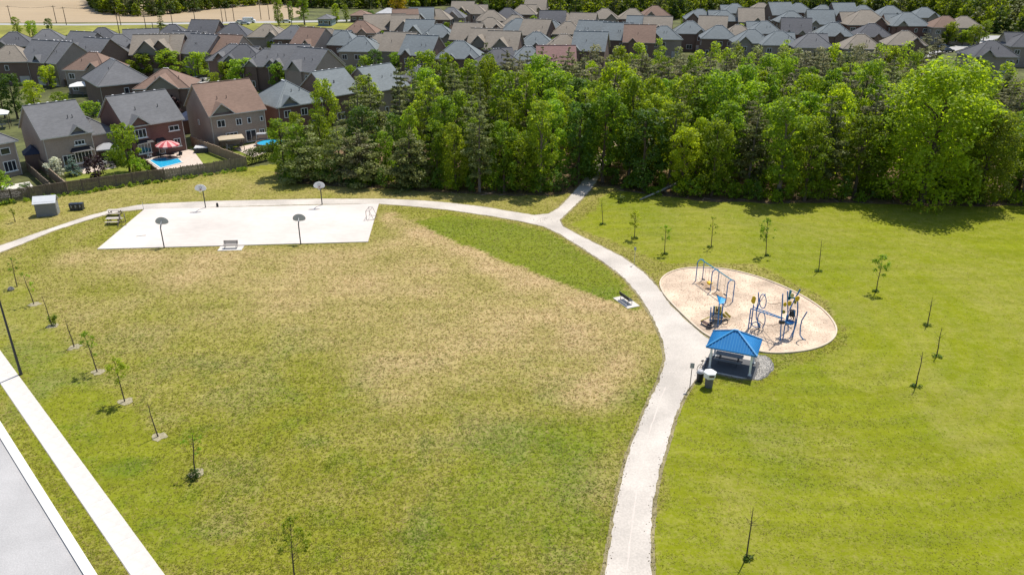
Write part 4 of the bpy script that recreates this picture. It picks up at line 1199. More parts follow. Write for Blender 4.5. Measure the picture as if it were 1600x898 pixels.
def joined_cards(name, items, nleaf, size, mats, seed):
    """a mass of distant crowns as one mesh: items (x, y, h, w, mat index)"""
    Vs, Fs, Ms = [], [], []
    o = 0
    for i, (x, y, h, w, mi) in enumerate(items):
        rr = random.Random(seed + i)
        cen, rad = [], []
        for k in range(13):
            t = (k + rr.random()) / 13
            pr = math.sin(math.pi * (t * .84 + .16)) ** .7
            a = k * 2.4 + rr.random(); q = w * pr * rr.uniform(.2, .9)
            cr = w * rr.uniform(.28, .5)
            cen.append((x + math.cos(a) * q, y + math.sin(a) * q, h * (.10 + .85 * t))); rad.append((cr, cr, cr * .8))
        V4, F4 = leaf_cards(cen, rad, nleaf, size, seed + i)
        Vs.append(V4); Fs.append(F4 + o); o += len(V4); Ms.append(np.full(len(F4), mi))
    me = np_mesh(name, np.concatenate(Vs), np.concatenate(Fs), mats, np.concatenate(Ms).astype(np.int32))
    ob = link(name, me); ob["kind"] = "stuff"; return ob
mi_of = dict(maple=0, lime=1, dark=2, pine=3, grey=4, tall=3, bushy=3)
LM = [L_broad, L_lime, L_dark, L_pine, L_grey]
if rest: joined_cards("back_of_wood", [(x, y, h, 3.0, mi_of[k]) for k, x, y, h in rest], 1300, .46, LM, 900)
# undergrowth along the edge and on the floor of the wood
it = []
for p in densify(FR, 1.1, closed=False):
    px_ = project(p.x, p.y, 0)[0]
    if 893 < px_ < 958: continue
    if rng.random() < .88:
        x, y = p.x + rng.uniform(-.7, .7), p.y + rng.uniform(.2, 3.4)
        it.append((x, y, rng.uniform(1.0, 4.4), rng.uniform(.9, 1.9), rng.choice((0, 0, 1, 2, 2))))
for _ in range(420):
    c = rng.choice(cand); x, y = c[0] + rng.uniform(-3, 3), c[1] + rng.uniform(-1, 4)
    if np.min(np.hypot(trailx[:, 0] - x, trailx[:, 1] - y)) < 2.4: continue
    it.append((x, y, rng.uniform(.8, 4.2), rng.uniform(.9, 1.8), rng.choice((0, 0, 1, 2))))
joined_cards("undergrowth", it, 330, .34, LM, 3000)
# pale fallen branches and litter at the edge
fb = MB()
for _ in range(60):
    p = FR[0].lerp(FR[-1], rng.random()); q = min(frx.tolist(), key=lambda f: abs(f[0] - p.x))
    if 893 < project(q[0], q[1], 0)[0] < 958: continue
    x, y, a = q[0], q[1] + rng.uniform(-.8, 2.5), rng.uniform(0, 3.14); l = rng.uniform(.5, 2.0)
    fb.tube([(x, y, .05), (x + math.cos(a) * l, y + math.sin(a) * l * .5, rng.uniform(.08, .4))], [.045, .02], 5)
fb.build("fallen_branches", M_bark2)["kind"] = "stuff"
lg = thing("fallen_log", "long grey fallen tree trunk lying at the wood's edge right of the path", "fallen log", G(1000, 313))
b0 = G(1000, 313); b1 = G(1078, 290)
dv = b1 - b0
MB().tube([(0, 0, .12), (dv.x * .3, dv.y * .3, .45), (dv.x * .65, dv.y * .65, .9), (dv.x, dv.y, 1.5)], [.09, .15, .20, .26], 8).build("trunk", mat("dead_wood", (.30, .28, .27), .9, .25, 4, .4), lg)
for f, s in ((.45, 1), (.7, -1)):
    MB().tube([(dv.x * f, dv.y * f, .6), (dv.x * f + s * .6, dv.y * f - .8, .1)], [.07, .03], 6).build("branch", M_bark2, lg)

# far wood behind the houses and the field: reads as one mass
far_px = [(150, 12), (160, 21), (190, 25), (230, 26), (270, 22), (330, 15), (400, 8.5), (445, 6), (470, 12), (520, 14), (640, 14), (690, 8), (750, 12), (840, 30), (900, 33), (1000, 27), (1050, 31),
          (1100, 22), (1300, 20), (1450, 22), (1480, 28), (1505, 40), (1530, 52), (1600, 55), (1760, 56)]
fl = densify(g2(far_px), 6.0, closed=False)
it = []
for p in densify(g2(far_px), 4.0, closed=False):
    it.append((p.x + rng.uniform(-2, 2), p.y + rng.uniform(-1, 4), rng.uniform(3.5, 8), rng.uniform(2.2, 3.4), rng.choice((0, 0, 1, 2))))
for p in fl:
    for row in range(8):
        x, y = p.x + rng.uniform(-3, 3) + p.x / p.y * row * 9, p.y + row * 9 + rng.uniform(-3, 3) + 2
        h = rng.uniform(12, 19) if row else rng.uniform(9, 15)
        pxx = project(x, y, 0)[0]
        ch = (0, 2, 2, 3, 2) if pxx < 520 else (0, 0, 1, 3, 2)
        it.append((x, y, h, rng.uniform(3.0, 4.6), rng.choice(ch)))
joined_cards("far_wood", it, 330, 1.15, LM, 7000)
ft = MB()
for (x, y, h, w, mi) in it:
    ft.tube([(x, y, 0), (x, y, h * .7)], [.3, .12], 5)
ft.build("far_wood_trunks", M_bark)["kind"] = "stuff"

# trees and shrubs among the houses
YT = [
 (28, 186, 'dark', 9.5, 1.0, "big dark green tree at the left edge behind the buff house"), (60, 190, 'lime', 8.5, 1.1, "pale lime tree left of the patio behind the buff house"),
 (100, 184, 'round', 5.5, 1.1, "small round tree right of the big lime tree at left"), (146, 182, 'shrub', 3.2, 1.4, "yellowish rounded shrub behind the bay-windowed house"),
 (8, 184, 'dark', 8.0, 1.0, "dark tree cut by the left picture edge"),
 (203, 268, 'round', 8.0, .8, "tall light green tree beside the pool's left end"), (181, 258, 'shrub', 3.0, 1.2, "rounded green shrub beside grey garden canopy"), (221, 272, 'shrub', 2.6, 1.0, "green shrub at the pool's left fence"),
 (214, 274, 'shrub', 1.6, 1.0, "low shrub against the park fence left of the pool"),
 (89, 276, 'blossom', 3.0, 1.0, "white blossoming shrub below the buff house wall"), (117, 274, 'spruce', 3.2, 1.0, "small blue spruce on the lawn of the buff house"), (151, 279, 'purple', 3.8, 1.0, "dark purple-leaved tree by the park fence"),
 (2, 296, 'shrub', 2.8, 1.2, "green shrub at the left picture edge inside the fence"), (42, 306, 'shrub', 2.0, .9, "green bush sprawling on the park side of the fence behind the shed"),
 (282, 172, 'purple', 4.5, 1.1, "dark red tree beside the russet-roofed house at left"),
 (200, 114, 'round', 4.6, 1.0, "small lime tree left in the inner street"), (212, 118, 'round', 4.0, 1.0, "dark small tree beside the lime tree in the inner street"), (236, 118, 'round', 6.5, 1.2, "left of two bright trees before the twin gables"),
 (266, 121, 'round', 7.5, 1.45, "broad bright green street tree right of the twin gables"), (312, 126, 'round', 7.5, 1.35, "dark green street tree beside the parked cars"), (337, 146, 'round', 5.0, 1.0, "slim tree at the driveway of the russet house"),
 (356, 132, 'round', 6.0, 1.1, "small tree beside the broad street tree on the inner street"), (381, 139, 'round', 7.5, 1.6, "broad bright tree on the grass of the inner street"), (440, 142, 'round', 7.0, 1.0, "tree in front of the twin-gabled grey house"),
 (359, 78, 'round', 5.0, .9, "tree right behind the charcoal solar-panel house"), (392, 82, 'round', 5.0, 1.0, "tree at the left corner of the tan hip house"), (425, 88, 'round', 4.6, 1.1, "left small tree by the garden canopy"), (432, 89, 'round', 4.4, 1.0, "right small tree by the garden canopy"),
 (588, 124, 'dark', 8.0, 1.1, "dark green garden tree between the canopies near the wood"), (572, 122, 'round', 6.0, 1.1, "light garden tree left of the dark garden tree"), (620, 116, 'round', 6.0, 1.1, "light garden tree right of the dark garden tree"), (548, 126, 'round', 4.0, 1.2, "low garden tree by the white canopy"),
 (683, 46, 'round', 7.0, 1.1, "dark tree on the distant lane, leftmost of three"), (703, 46, 'round', 7.0, 1.1, "second tree of three on the distant lane"), (725, 42, 'round', 7.5, .9, "third tree of three on the distant lane"),
 (700, 75, 'round', 4.0, 1.0, "small tree beside the slate-blue house near the middle street"), (718, 78, 'round', 4.5, .9, "small tree by the middle street corner"),
 (770, 96, 'round', 5.0, 1.0, "yellow-green tree before the big tan gable"), (792, 58, 'round', 5.0, .9, "tree between the tan hip house and blue house"), (815, 40, 'lime', 8.5, 1.0, "tall bright tree among the central far houses"), (760, 26, 'dark', 7.5, 1.2, "dark tree clump behind the tan hip house"), (745, 30, 'maple', 7.0, 1.0, "green tree left of the dark clump at the far middle"),
 (1066, 47, 'lime', 6.5, .9, "bright tree between russet-gabled and slate-blue houses"), (1140, 46, 'round', 5.5, .9, "small tree in the gap below the long slate roof"), (1152, 52, 'round', 5.5, .9, "small tree beside the tan gable roof"), (1220, 50, 'round', 5.5, 1.0, "bright small tree left of the dormered charcoal house"), (1193, 62, 'round', 4.5, 1.0, "small green tree before the slate hip house"),
 (1418, 95, 'round', 6.5, 1.1, "bright tree in front of the large tan house at right"), (1464, 66, 'round', 8.0, 1.0, "tree right of the large tan house"), (1478, 70, 'round', 6.5, 1.0, "second tree right of the large tan house"), (1495, 66, 'round', 6.5, 1.0, "third tree right of the large tan house"),
 (1520, 74, 'round', 7.5, 1.0, "left tree of the roadside pair at right"), (1536, 64, 'round', 7.5, .9, "right tree of the roadside pair at right"), (1580, 66, 'shrub', 3.0, 1.2, "small dark conifer shrub by the road at right"),
 (1440, 94, 'grey', 8.0, 1.2, "grey-brown shrubby tree before the right-hand road"), (1462, 98, 'grey', 8.0, 1.2, "olive shrubby tree beside the right-hand road"),
 (622, 19, 'yellow', 11.5, 1.0, "bright yellow tree between the bungalows, only one of its colour"),
 (254, 54, 'conifer', 9.0, 1.0, "dark cone-shaped conifer at the end of the field road verge"), (30, 60, 'lime', 8.0, 1.0, "pale tree on the verge at far left"), (52, 58, 'round', 6.0, 1.2, "low light tree on the verge at far left"), (80, 58, 'dark', 7.0, .9, "dark bushy tree on the verge beside the light trees"),
 (436, 40, 'maple', 13.0, .8, "leftmost roadside tree with bare lower stem"), (456, 39, 'maple', 10.0, .7, "slender second roadside tree"), (476, 39, 'maple', 13.5, 1.2, "big round-crowned tree on the field road verge"), (526, 36, 'lime', 8.5, 1.0, "bright tree left of the brown bungalow"), (541, 35, 'lime', 8.0, .9, "bright tree nearest the brown bungalow"),
 (580, 28, 'shrub', 3.5, 1.3, "dark clipped shrub between the bungalows"), (610, 27, 'conifer', 4.5, .9, "small dark conifer before the pale blue bungalow"),
 (110, 78, 'dark', 5.0, 1.0, "dark tree squeezed between the far left roofs"), (80, 84, 'round', 5.0, .8, "narrow green tree between the far left roofs"), (163, 74, 'round', 5.0, .7, "small tree beside the dark hip roof at far left"),
]
for px, py, kd_, h, wd_, lab in YT:
    p = G(px, py)
    for (hx, hy, ra, hw_, hd_, hl) in FOOT:
        u = (p.x - hx) * math.cos(ra) + (p.y - hy) * math.sin(ra); v_ = -(p.x - hx) * math.sin(ra) + (p.y - hy) * math.cos(ra)
        if abs(u) < hw_ and abs(v_) < hd_: p = p + Vector((math.sin(ra), -math.cos(ra), 0)) * (hd_ + v_ + 1.2)   # stands in the yard before the house
    tree(kd_, p.x, p.y, h, lab, "trees and shrubs among the houses", wide=wd_)
for P_, ra, w_, lab, s_, h_ in YARD:
    q = Vector((P_.x, P_.y, 0)) + Vector((math.cos(ra), math.sin(ra), 0)) * s_ * w_ * .42 + Vector((math.sin(ra), -math.cos(ra), 0)) * 2.2
    tree('round', q.x, q.y, h_, lab, "trees and shrubs among the houses", wide=rng.uniform(.9, 1.3))
# clipped hedge at the corner of the wood: one continuous row
hd = thing("hedge", "dark clipped cedar hedge along the yard at the wood's left corner", "hedge", G(388, 258))
q0, q1 = G(388, 258), G(440, 245)
hc, hr_ = [], []
for i in range(15):
    t = i / 14; q = q0.lerp(q1, t) - q0
    for z in (.6, 1.5, 2.2): hc.append((q.x, q.y, z)); hr_.append((.65, .65, .6))
V4, F4 = leaf_cards(hc, hr_, 4200, .22, 77)
link("foliage", np_mesh("foliage", V4, F4, L_dark), hd)
# ---------------------------------------------------------------- fences
PANEL = {}
def panel_mesh(wood, ragged, seed, hgt):
    k = (wood.name, ragged, seed, hgt)
    if k in PANEL: return PANEL[k]
    rr = random.Random(seed); mb = MB(); n = 16; L = 2.32
    for i in range(n):
        w = L / n
        hh = hgt * (1 + (rr.uniform(-.05, .05) if ragged else 0.0))
        mb.box((-L / 2 + w * (i + .5), rr.uniform(-.012, .012), .06 + hh / 2), (w * .93, .025, hh))
    for z in (.35, hgt * .55, hgt - .2): mb.box((0, .035, z), (L, .045, .09))
    if not ragged: mb.box((0, 0, hgt + .085), (L, .13, .04))
    PANEL[k] = mb.mesh("fence_panel", wood)
    return PANEL[k]
POST = {}
def fence(label, a, b, wood, ragged=False, hgt=1.75, group=None):
    a, b = Vector((a.x, a.y, 0)), Vector((b.x, b.y, 0))
    d = b - a; n = max(1, round(d.length / 2.42)); ang = math.atan2(d.y, d.x)
    t = thing("fence", label, "fence", a, ang, group)
    st_ = d.length / n
    if (wood.name, hgt) not in POST: POST[(wood.name, hgt)] = MB().box((0, 0, (hgt + .2) / 2), (.11, .11, hgt + .2)).box((0, 0, hgt + .22), (.15, .15, .05)).mesh("fence_post", wood)
    for i in range(n):
        o = link("fence_panel", panel_mesh(wood, ragged, rng.randrange(3), hgt), t, ((i + .5) * st_, 0, 0))
        o.scale = (st_ / 2.42, 1, rng.uniform(.97, 1.03))
    for i in range(n + 1): link("fence_post", POST[(wood.name, hgt)], t, (i * st_, .03, 0))
    return t
fence("long weathered board fence with cap rail along the park at left", G(-70, 328), G(258, 281.5), M_fence)
fence("ragged grey board fence behind the swimming pool, ending at the hedge", G(258.5, 281.4), G(386, 263), mat("pale_fence_wood", (.24, .20, .14), .9, .35, 2.0, .3, stretch=(4, 4, .4), var2=(.5, .35)), True)
fence("plain wooden yard fence running from the left buff house to the park fence", G(60, 262), G(107, 303), M_fence2, False, 1.7)
fence("wooden yard fence between the pool garden and the gazebo garden", G(300, 228), G(386, 262), M_fence2, False, 1.7)
fence("dark wooden fence between the blossom shrub's lawn and left passage", G(44, 268), G(86, 306), M_fence, False, 1.5)
fence("pool-side wooden fence panel left of the pool", G(226, 258), G(253, 280), M_dwood, False, 1.1)
for i, (p, q, lab) in enumerate((((424, 90), (470, 92), "brown back-yard fence behind the grey twin-gabled house"), ((470, 92), (560, 104), "brown back-yard fence running past the tan garden canopy"),
                               ((560, 104), (640, 112), "brown back-yard fence near the white canopies"), ((80, 132), (150, 142), "pale-capped yard fence under the far left houses"))):
    fence(lab, G(*p), G(*q), M_dwood, False, 1.7)

# ---------------------------------------------------------------- back gardens
lawn_y = mat("garden_lawn", (0.15, 0.175, 0.02), .95, .25, 1.2, .3, var2=(.3, .2))
for pts in ([(62, 312), (108, 300), (100, 268), (230, 246), (252, 280)], [(275, 236), (302, 228), (385, 260), (330, 268)], [(300, 226), (430, 206), (440, 240), (386, 259)], [(-40, 322), (62, 312), (50, 292), (-40, 303)]):
    q = g2(pts); structure(MB().prism([(p.x, p.y) for p in q], -.01, .008).build("garden_lawn", lawn_y))
q = g2([(226, 248), (300, 233), (322, 262), (262, 277)]); structure(MB().prism([(p.x, p.y) for p in q], 0, .03).build("pool_patio", M_patio))
q = g2([(-30, 296), (46, 284), (52, 292), (28, 308), (-30, 312)]); structure(MB().prism([(p.x, p.y) for p in q], 0, .025).build("terrace", M_walk))
q = g2([(120, 262), (175, 250), (182, 262), (130, 272)]); structure(MB().prism([(p.x, p.y) for p in q], 0, .025).build("terrace", M_patio))
q = g2([(365, 232), (425, 218), (436, 232), (395, 246)]); structure(MB().prism([(p.x, p.y) for p in q], 0, .025).build("terrace", M_patio))
# pool: a coping ring with water and a shallow bay
pc = G(258, 256)
pt = thing("swimming_pool", "bright blue garden swimming pool with pale coping and a side step", "swimming pool", pc)
outl = [(p - pc) for p in g2([(231, 251), (258, 246.5), (264, 250), (280, 248), (287, 254.5), (250, 264)])]
cen_ = sum(outl, Vector()) / len(outl)
inn = [cen_ + (p - cen_) * .90 for p in outl]
MB().prism([(p.x, p.y) for p in inn], .02, .055).build("water", M_pwater, pt)
cm = MB()
for i in range(len(outl)):
    a, b = outl[i], outl[(i + 1) % len(outl)]; a2, b2 = inn[i], inn[(i + 1) % len(inn)]
    cm.add([(a.x, a.y, .10), (b.x, b.y, .10), (b2.x, b2.y, .10), (a2.x, a2.y, .10), (a.x, a.y, 0), (b.x, b.y, 0), (b2.x, b2.y, .03), (a2.x, a2.y, .03)],
           [(0, 1, 2, 3), (0, 4, 5, 1), (3, 2, 6, 7)])
cm.build("coping", M_trim, pt)
lm = MB()
for i in range(len(inn)):
    a, b = inn[i] * 1.0, inn[(i + 1) % len(inn)]
    lm.beam((a.x, a.y, .06), (b.x, b.y, .06), .1, .05)
lm.build("liner", M_liner, pt)

def gazebo(px, py, w, h, canopy, label, d=None, posts=M_dwood, hip=.8):
    p = G(px, py); d = d or w
    t = thing("garden_gazebo", label, "gazebo", p, R(25) if px < 450 else R(-8), "garden canopies")
    c = MB(); X, Y = w / 2, d / 2
    vs = [(-X, -Y, h), (X, -Y, h), (X, Y, h), (-X, Y, h), (-X * .25, 0, h + hip), (X * .25, 0, h + hip)]
    vs += [(v[0], v[1], v[2] - .18) for v in vs[:4]]
    c.add(vs, [(0, 1, 5, 4), (1, 2, 5), (2, 3, 4, 5), (3, 0, 4), (0, 6, 7, 1), (1, 7, 8, 2), (2, 8, 9, 3), (3, 9, 6, 0), (9, 8, 7, 6)])
    c.build("canopy", canopy, t)
    for sx in (-1, 1):
        for sy in (-1, 1):
            MB().box((sx * (X - .25), sy * (Y - .25), h / 2), (.12, .12, h - .02)).build("post", posts, t)
    MB().box((0, 0, .72), (1.5, .9, .06)).box((0, 0, .35), (.2, .2, .7)).build("table", M_grey, t)
    return t
M_canv = mat("white_canvas", (.68, .67, .64), .8, .05, 2)
M_gcanv = mat("grey_canvas", (.33, .33, .34), .8, .05, 2)
M_bcanv = mat("brown_canvas", (.42, .34, .24), .8, .08, 2)
gazebo(363, 233, 4.4, 2.2, M_bcanv, "wooden patio gazebo with sand-coloured hip canopy behind russet-roofed house", 3.6, hip=.35)
gazebo(172, 252, 3.4, 2.4, M_gcanv, "grey garden canopy between the bay-windowed house and the pool", 3.0)
gazebo(490, 86, 4.5, 2.6, M_bcanv, "tan garden canopy beside the russet gabled house"); gazebo(424, 80, 4.2, 2.5, M_bcanv, "tan garden canopy before the tan hip house")
gazebo(537, 98, 4.2, 2.5, M_canv, "white garden canopy in front of slate-blue hip house"); gazebo(577, 104, 4.5, 2.5, M_bcanv, "sand garden canopy at the brown fence")
gazebo(606, 108, 5.0, 2.6, M_canv, "long white garden canopy by the brown fence"); gazebo(643, 110, 4.2, 2.4, M_canv, "white garden canopy under the brown side wall")
gazebo(558, 112, 4.0, 2.4, M_canv, "white garden canopy nearest the pines"); gazebo(492, 108, 4.2, 2.6, M_canv, "white canopy behind the big brick gable"); gazebo(587, 88, 3.6, 2.6, M_bcanv, "brown garden canopy by the red brick hip house")
gazebo(130, 150, 5.0, 2.6, M_canv, "large white canopy in a yard at far left", 3.6); gazebo(4, 200, 3.4, 3.0, M_canv, "pale garden canopy cut by the left picture edge")
gazebo(100, 132, 3.4, 2.5, M_gcanv, "grey canopy in shade at far left")
# striped parasol with furniture by the pool
up = G(265, 246)
ut = thing("parasol", "red and white striped parasol over a dark table by the pool", "parasol", up)
ca_, cb_ = MB(), MB()
for k in range(16):
    a0, a1 = 2 * math.pi * k / 16, 2 * math.pi * (k + 1) / 16
    r = 2.0
    pr = [(0, 3.0), (r * .55, 2.72), (r, 2.25)]
    f = lambda r_, z, a: (r_ * math.cos(a), r_ * math.sin(a), z)
    m_ = (ca_ if k % 2 else cb_)
    m_.add([f(.0, 3.0, a0), f(pr[1][0], pr[1][1], a0), f(pr[1][0], pr[1][1], a1), f(pr[2][0], pr[2][1], a0), f(pr[2][0], pr[2][1], a1), f(pr[2][0], 2.05, a0), f(pr[2][0], 2.05, a1)],
           [(0, 1, 2), (1, 3, 4, 2), (3, 5, 6, 4)])
ca_.build("red_canopy_stripes", M_red, ut); cb_.build("pale_canopy_stripes", M_pink, ut)
MB().tube([(0, 0, 0), (0, 0, 2.95)], .035, 6).build("pole", M_dark, ut); MB().lathe((0, 0, 0), [(.35, 0), (.35, .1)], 10).build("base", M_dark, ut)
tb = thing("patio_table", "round dark table under the striped parasol", "table", (up.x + .4, up.y - .5, 0))
MB().lathe((0, 0, .70), [(.75, 0), (.75, .05)], 14).build("table_top", M_dark, tb); MB().lathe((0, 0, 0), [(.3, 0), (.06, .1), (.06, .7)], 8).build("leg", M_dark, tb)
def chair(x, y, rz, m, label, group="garden chairs"):
    t = thing("garden_chair", label, "chair", (x, y, 0), rz, group)
    MB().box((0, 0, .42), (.6, .6, .06)).build("seat", m, t); MB().beam((0, .3, .42), (0, .48, 1.05), .6, .05, up=(1, 0, 0)).build("backrest", m, t)
    for sx in (-1, 1):
        MB().box((sx * .3, 0, .62), (.08, .6, .04)).build("armrest", m, t)
        for sy in (-1, 1): MB().box((sx * .26, sy * .26, .2), (.06, .06, .4)).build("leg", m, t)
chair(up.x - 1.4, up.y - .3, R(80), M_black, "black chair left of the table under the striped parasol"); chair(up.x + 1.7, up.y - .2, R(-70), M_black, "black chair right of the table under the striped parasol")
for px, py, rz, m, lab in ((240, 243, 20, M_white, "white chair by the window beside the pool"), (234, 247, 60, M_white, "low white lounger chair at the pool's back edge"), (160, 258, 30, M_white, "left white chair under the grey garden canopy"), (165, 257, 10, M_white, "right white chair under the grey garden canopy"),
                           (357, 234, 40, M_white, "white chair under the wooden patio gazebo"), (375, 232, -40, M_dark, "dark chair by the right post of the wooden gazebo"), (137, 262, 30, M_dwood, "brown chair on the bay window terrace"), (14, 290, 20, M_dark, "dark barbecue chair on the left terrace")):
    p = G(px, py); chair(p.x, p.y, R(rz), m, lab)
ht = G(316, 237)
t = thing("hot_tub", "square dark hot tub with pale lid on the lawn right of the pool", "hot tub", ht, R(12))
MB().box((0, 0, .42), (2.3, 2.1, .84), taper=.97).build("tub", M_dark, t); MB().box((0, 0, .90), (2.4, 2.2, .12), taper=.96).build("lid", mat("tub_lid", (.50, .50, .50), .6, .06, 2), t)
for s in (-1, 1): MB().box((s * .6, -1.1, .86), (.1, .02, .25)).build("strap", M_black, t)
ap = G(424, 232)
t = thing("above_ground_pool", "round above-ground pool with wooden side by the wood's corner", "swimming pool", ap)
MB().lathe((0, 0, 0), [(2.6, 0), (2.6, 1.1), (2.75, 1.12), (2.75, 1.2), (2.45, 1.2), (2.45, .9)], 24, cap=False).build("wall", M_dwood, t)
MB().lathe((0, 0, 1.0), [(2.44, 0), (2.44, .04)], 24).build("water", M_pwater, t)
gs = G(412, 226)
t = thing("garden_swing", "grey canopied garden swing seat behind the above-ground pool", "garden swing", gs, R(10))
MB().box((0, 0, 2.1), (2.2, 1.3, .12), taper=.9).build("canopy", M_gcanv, t)
MB().box((0, 0, .5), (1.7, .6, .12)).box((0, .3, .85), (1.7, .1, .6)).build("seat", M_grey, t)
for s in (-1, 1): MB().tube([(s * 1.0, -.6, 0), (s * 1.0, 0, 2.05), (s * 1.0, .6, 0)], .03, 6).build("frame", M_dark, t)
ds = G(52, 250)
t = thing("garden_shed", "dark-roofed shed lean-to between the two left buff houses", "shed", G(57, 262), R(33))
MB().box((0, 0, 1.3), (2.6, 3.2, 2.6)).build("wall", WALL['n'], t)
rf = MB(); rf.add([(-1.5, -1.8, 2.6), (1.5, -1.8, 2.6), (1.5, 1.8, 2.6), (-1.5, 1.8, 2.6), (0, -1.2, 3.7), (0, 1.2, 3.7)], [(0, 1, 4), (1, 2, 5, 4), (2, 3, 5), (3, 0, 4, 5), (3, 2, 1, 0)]); rf.build("roof", mat("navy_shingles", (.03, .04, .075), .8, .1, 3), t)
t = thing("garden_shed", "dark navy-roofed low annex left of the russet-roofed house", "shed", G(298, 205), R(33))
MB().box((0, 0, 1.3), (3.4, 4.0, 2.6)).build("wall", WALL['r'], t)
rf = MB(); rf.add([(-1.9, -2.2, 2.6), (1.9, -2.2, 2.6), (1.9, 2.2, 2.6), (-1.9, 2.2, 2.6), (0, -1.2, 3.8), (0, 1.2, 3.8)], [(0, 1, 4), (1, 2, 5, 4), (2, 3, 5), (3, 0, 4, 5), (3, 2, 1, 0)]); rf.build("roof", MATS["navy_shingles"], t)

# ---------------------------------------------------------------- cars, poles
WHEEL = None
def car(px, py, rz, paint, label, kind="car"):
    p = G(px, py)
    t = thing("parked_car" if kind == "car" else "parked_van", label, kind, p, R(rz), "vehicles parked in the subdivision")
    L, W = (4.5, 1.8) if kind == "car" else (5.6, 2.1)
    if kind == "car":
        prof = [(-2.25, .35), (-2.22, .78), (-1.9, .92), (-1.0, .98), (1.1, .98), (2.0, .86), (2.25, .7), (2.25, .35)]
        cab = [(-1.75, .93), (-1.2, 1.42), (.3, 1.46), (1.15, .97)]
    else:
        prof = [(-2.8, .4), (-2.8, 2.2), (-2.6, 2.4), (1.3, 2.4), (1.9, 1.5), (2.7, 1.2), (2.8, .9), (2.8, .4)]
        cab = [(1.2, 1.35), (1.35, 2.3), (1.45, 2.3), (1.98, 1.4)]
    def ext(mb, pr, w0, w1):
        n = len(pr); zt = max(q[1] for q in pr)
        hw = lambda z: w0 / 2 + (w1 - w0) / 2 * (z - pr[0][1]) / max(zt - pr[0][1], .01)
        vs = [(x, -hw(z), z) for x, z in pr] + [(x, hw(z), z) for x, z in pr]
        mb.add(vs, [tuple(range(n)), tuple(range(2 * n - 1, n - 1, -1))] + [(i + n, (i + 1) % n + n, (i + 1) % n, i) for i in range(n)])
    b = MB(); ext(b, prof, W, W * .93)
    b.build("body", paint, t)
    c = MB(); ext(c, cab, W * .92 if kind == "car" else W * .99, W * .72 if kind == "car" else W * .9); c.build("cabin_glass", M_glass, t)
    if kind == "car": MB().box((-.45, 0, 1.465), (1.45, W * .72, .03)).build("roof_panel", paint, t)
    for sx in (-1, 1):
        for sy in (-1, 1):
            w = MB(); w.lathe((0, 0, 0), [(.33, -.1), (.33, .1)], 10)
            w.v = [(x, z, y) for x, y, z in w.v]
            w.build("wheel", M_rubber, t, (sx * L * .30, sy * (W / 2 - .08), .33))
def paint(n, c): return mat("paint_" + n, c, .25, .03, 2, spec=.6)
PW, PB, PS, PR_, PN = paint("white", (.7, .7, .7)), paint("black", (.015, .015, .018)), paint("silver", (.45, .46, .48)), paint("red", (.35, .03, .03)), paint("navy", (.02, .04, .10))
for a in ((280, 108, 12, PB, "black car parked nearest the bright street tree"), (291, 110.5, 12, PW, "white car parked right of the black car on the inner street"), (296, 114.5, 10, PS, "silver car in the driveway row on the inner street"), (302, 118.5, 10, PB, "dark car in front of the silver one on the inner street"),
          (308, 128, 70, PW, "white car on the light driveway beside the street lamp"), (335, 118, 5, PW, "white car behind the dark street tree"), (346, 120, 5, PB, "dark car to the right behind the street tree"),
          (568, 33, 0, PB, "black car on the field road near the brown bungalow"), (555, 34, 0, PW, "white car on the field road left of the black one"), (566, 26.5, 0, PS, "silver car at the brown bungalow's door"), (376, 37, 5, PW, "left white car in the field road lay-by"), (383, 39, 5, PS, "silver car in the field road lay-by"),
          (448, 36, 5, PW, "white car under the roadside trees"), (1473, 76, 20, PN, "dark navy car on the right-hand road"), (1480, 82, 20, PB, "black car on the right-hand road behind the navy one"), (1499, 66, 15, PW, "white car by the tan house at right"),
          (1393, 92, 60, PW, "white car on the driveway of the large tan house"), (737, 46, 70, PB, "dark car on the middle street"), (642, 25, 0, PW, "white car at the red-roofed bungalow"), (835, 36, 0, PW, "white car by the yellow-green verge among far houses"),
          (600, 13, 0, PW, "white car far off at the wood")):
    if a[0] != 600: car(*a)
car(390, 36, 3, PW, "tall white camper van parked by the field road", "van"); car(626, 26, 0, PW, "white box van right of the pale blue bungalow", "van")
fpole = M_dwood
POLES = [((18, 35), (10.6, 9)), ((47, 57), (42, 36)), ((88.5, 37), (82, 9)), ((104, 39.5), (96, 11)), ((187.5, 56), (176, 11)), ((189, 40), (184, 20)), ((230, 55), (224.6, 24)), ((241, 56), (239.6, 45)), ((270, 41), (264.5, 15)),
         ((306, 41), (301.5, 13)), ((348, 36), (343.5, 12)), ((354, 34), (350.5, 13)), ((366, 33), (361, 7)), ((408, 31), (404, 4)), ((421, 31), (417, 5)), ((452, 34), (450, 6))]
tops = []
for i, (b, tp) in enumerate(POLES):
    p = G(*b); q = V(tp[0], tp[1], p.y); h = max(5.0, min(q.z, 11.5))
    t = thing("utility_pole", "wooden utility pole by the field road, %s pole from the left" % ORD[i], "utility pole", p, 0, "utility poles along the field road")
    MB().tube([(0, 0, 0), (0, 0, h)], [.17, .12], 6).build("pole", fpole, t)
    if h > 6.5:
        MB().box((0, 0, h - .5), (1.9, .1, .12)).build("crossarm", fpole, t)
        for s in (-.85, 0, .85): MB().lathe((s, 0, h - .44), [(.05, 0), (.07, .1), (.03, .2)], 6).build("insulator", M_white, t)
        tops.append(Vector((p.x, p.y, h - .25)))
road_tops = sorted([q for q in tops if 355 < q.y], key=lambda q: q.x)
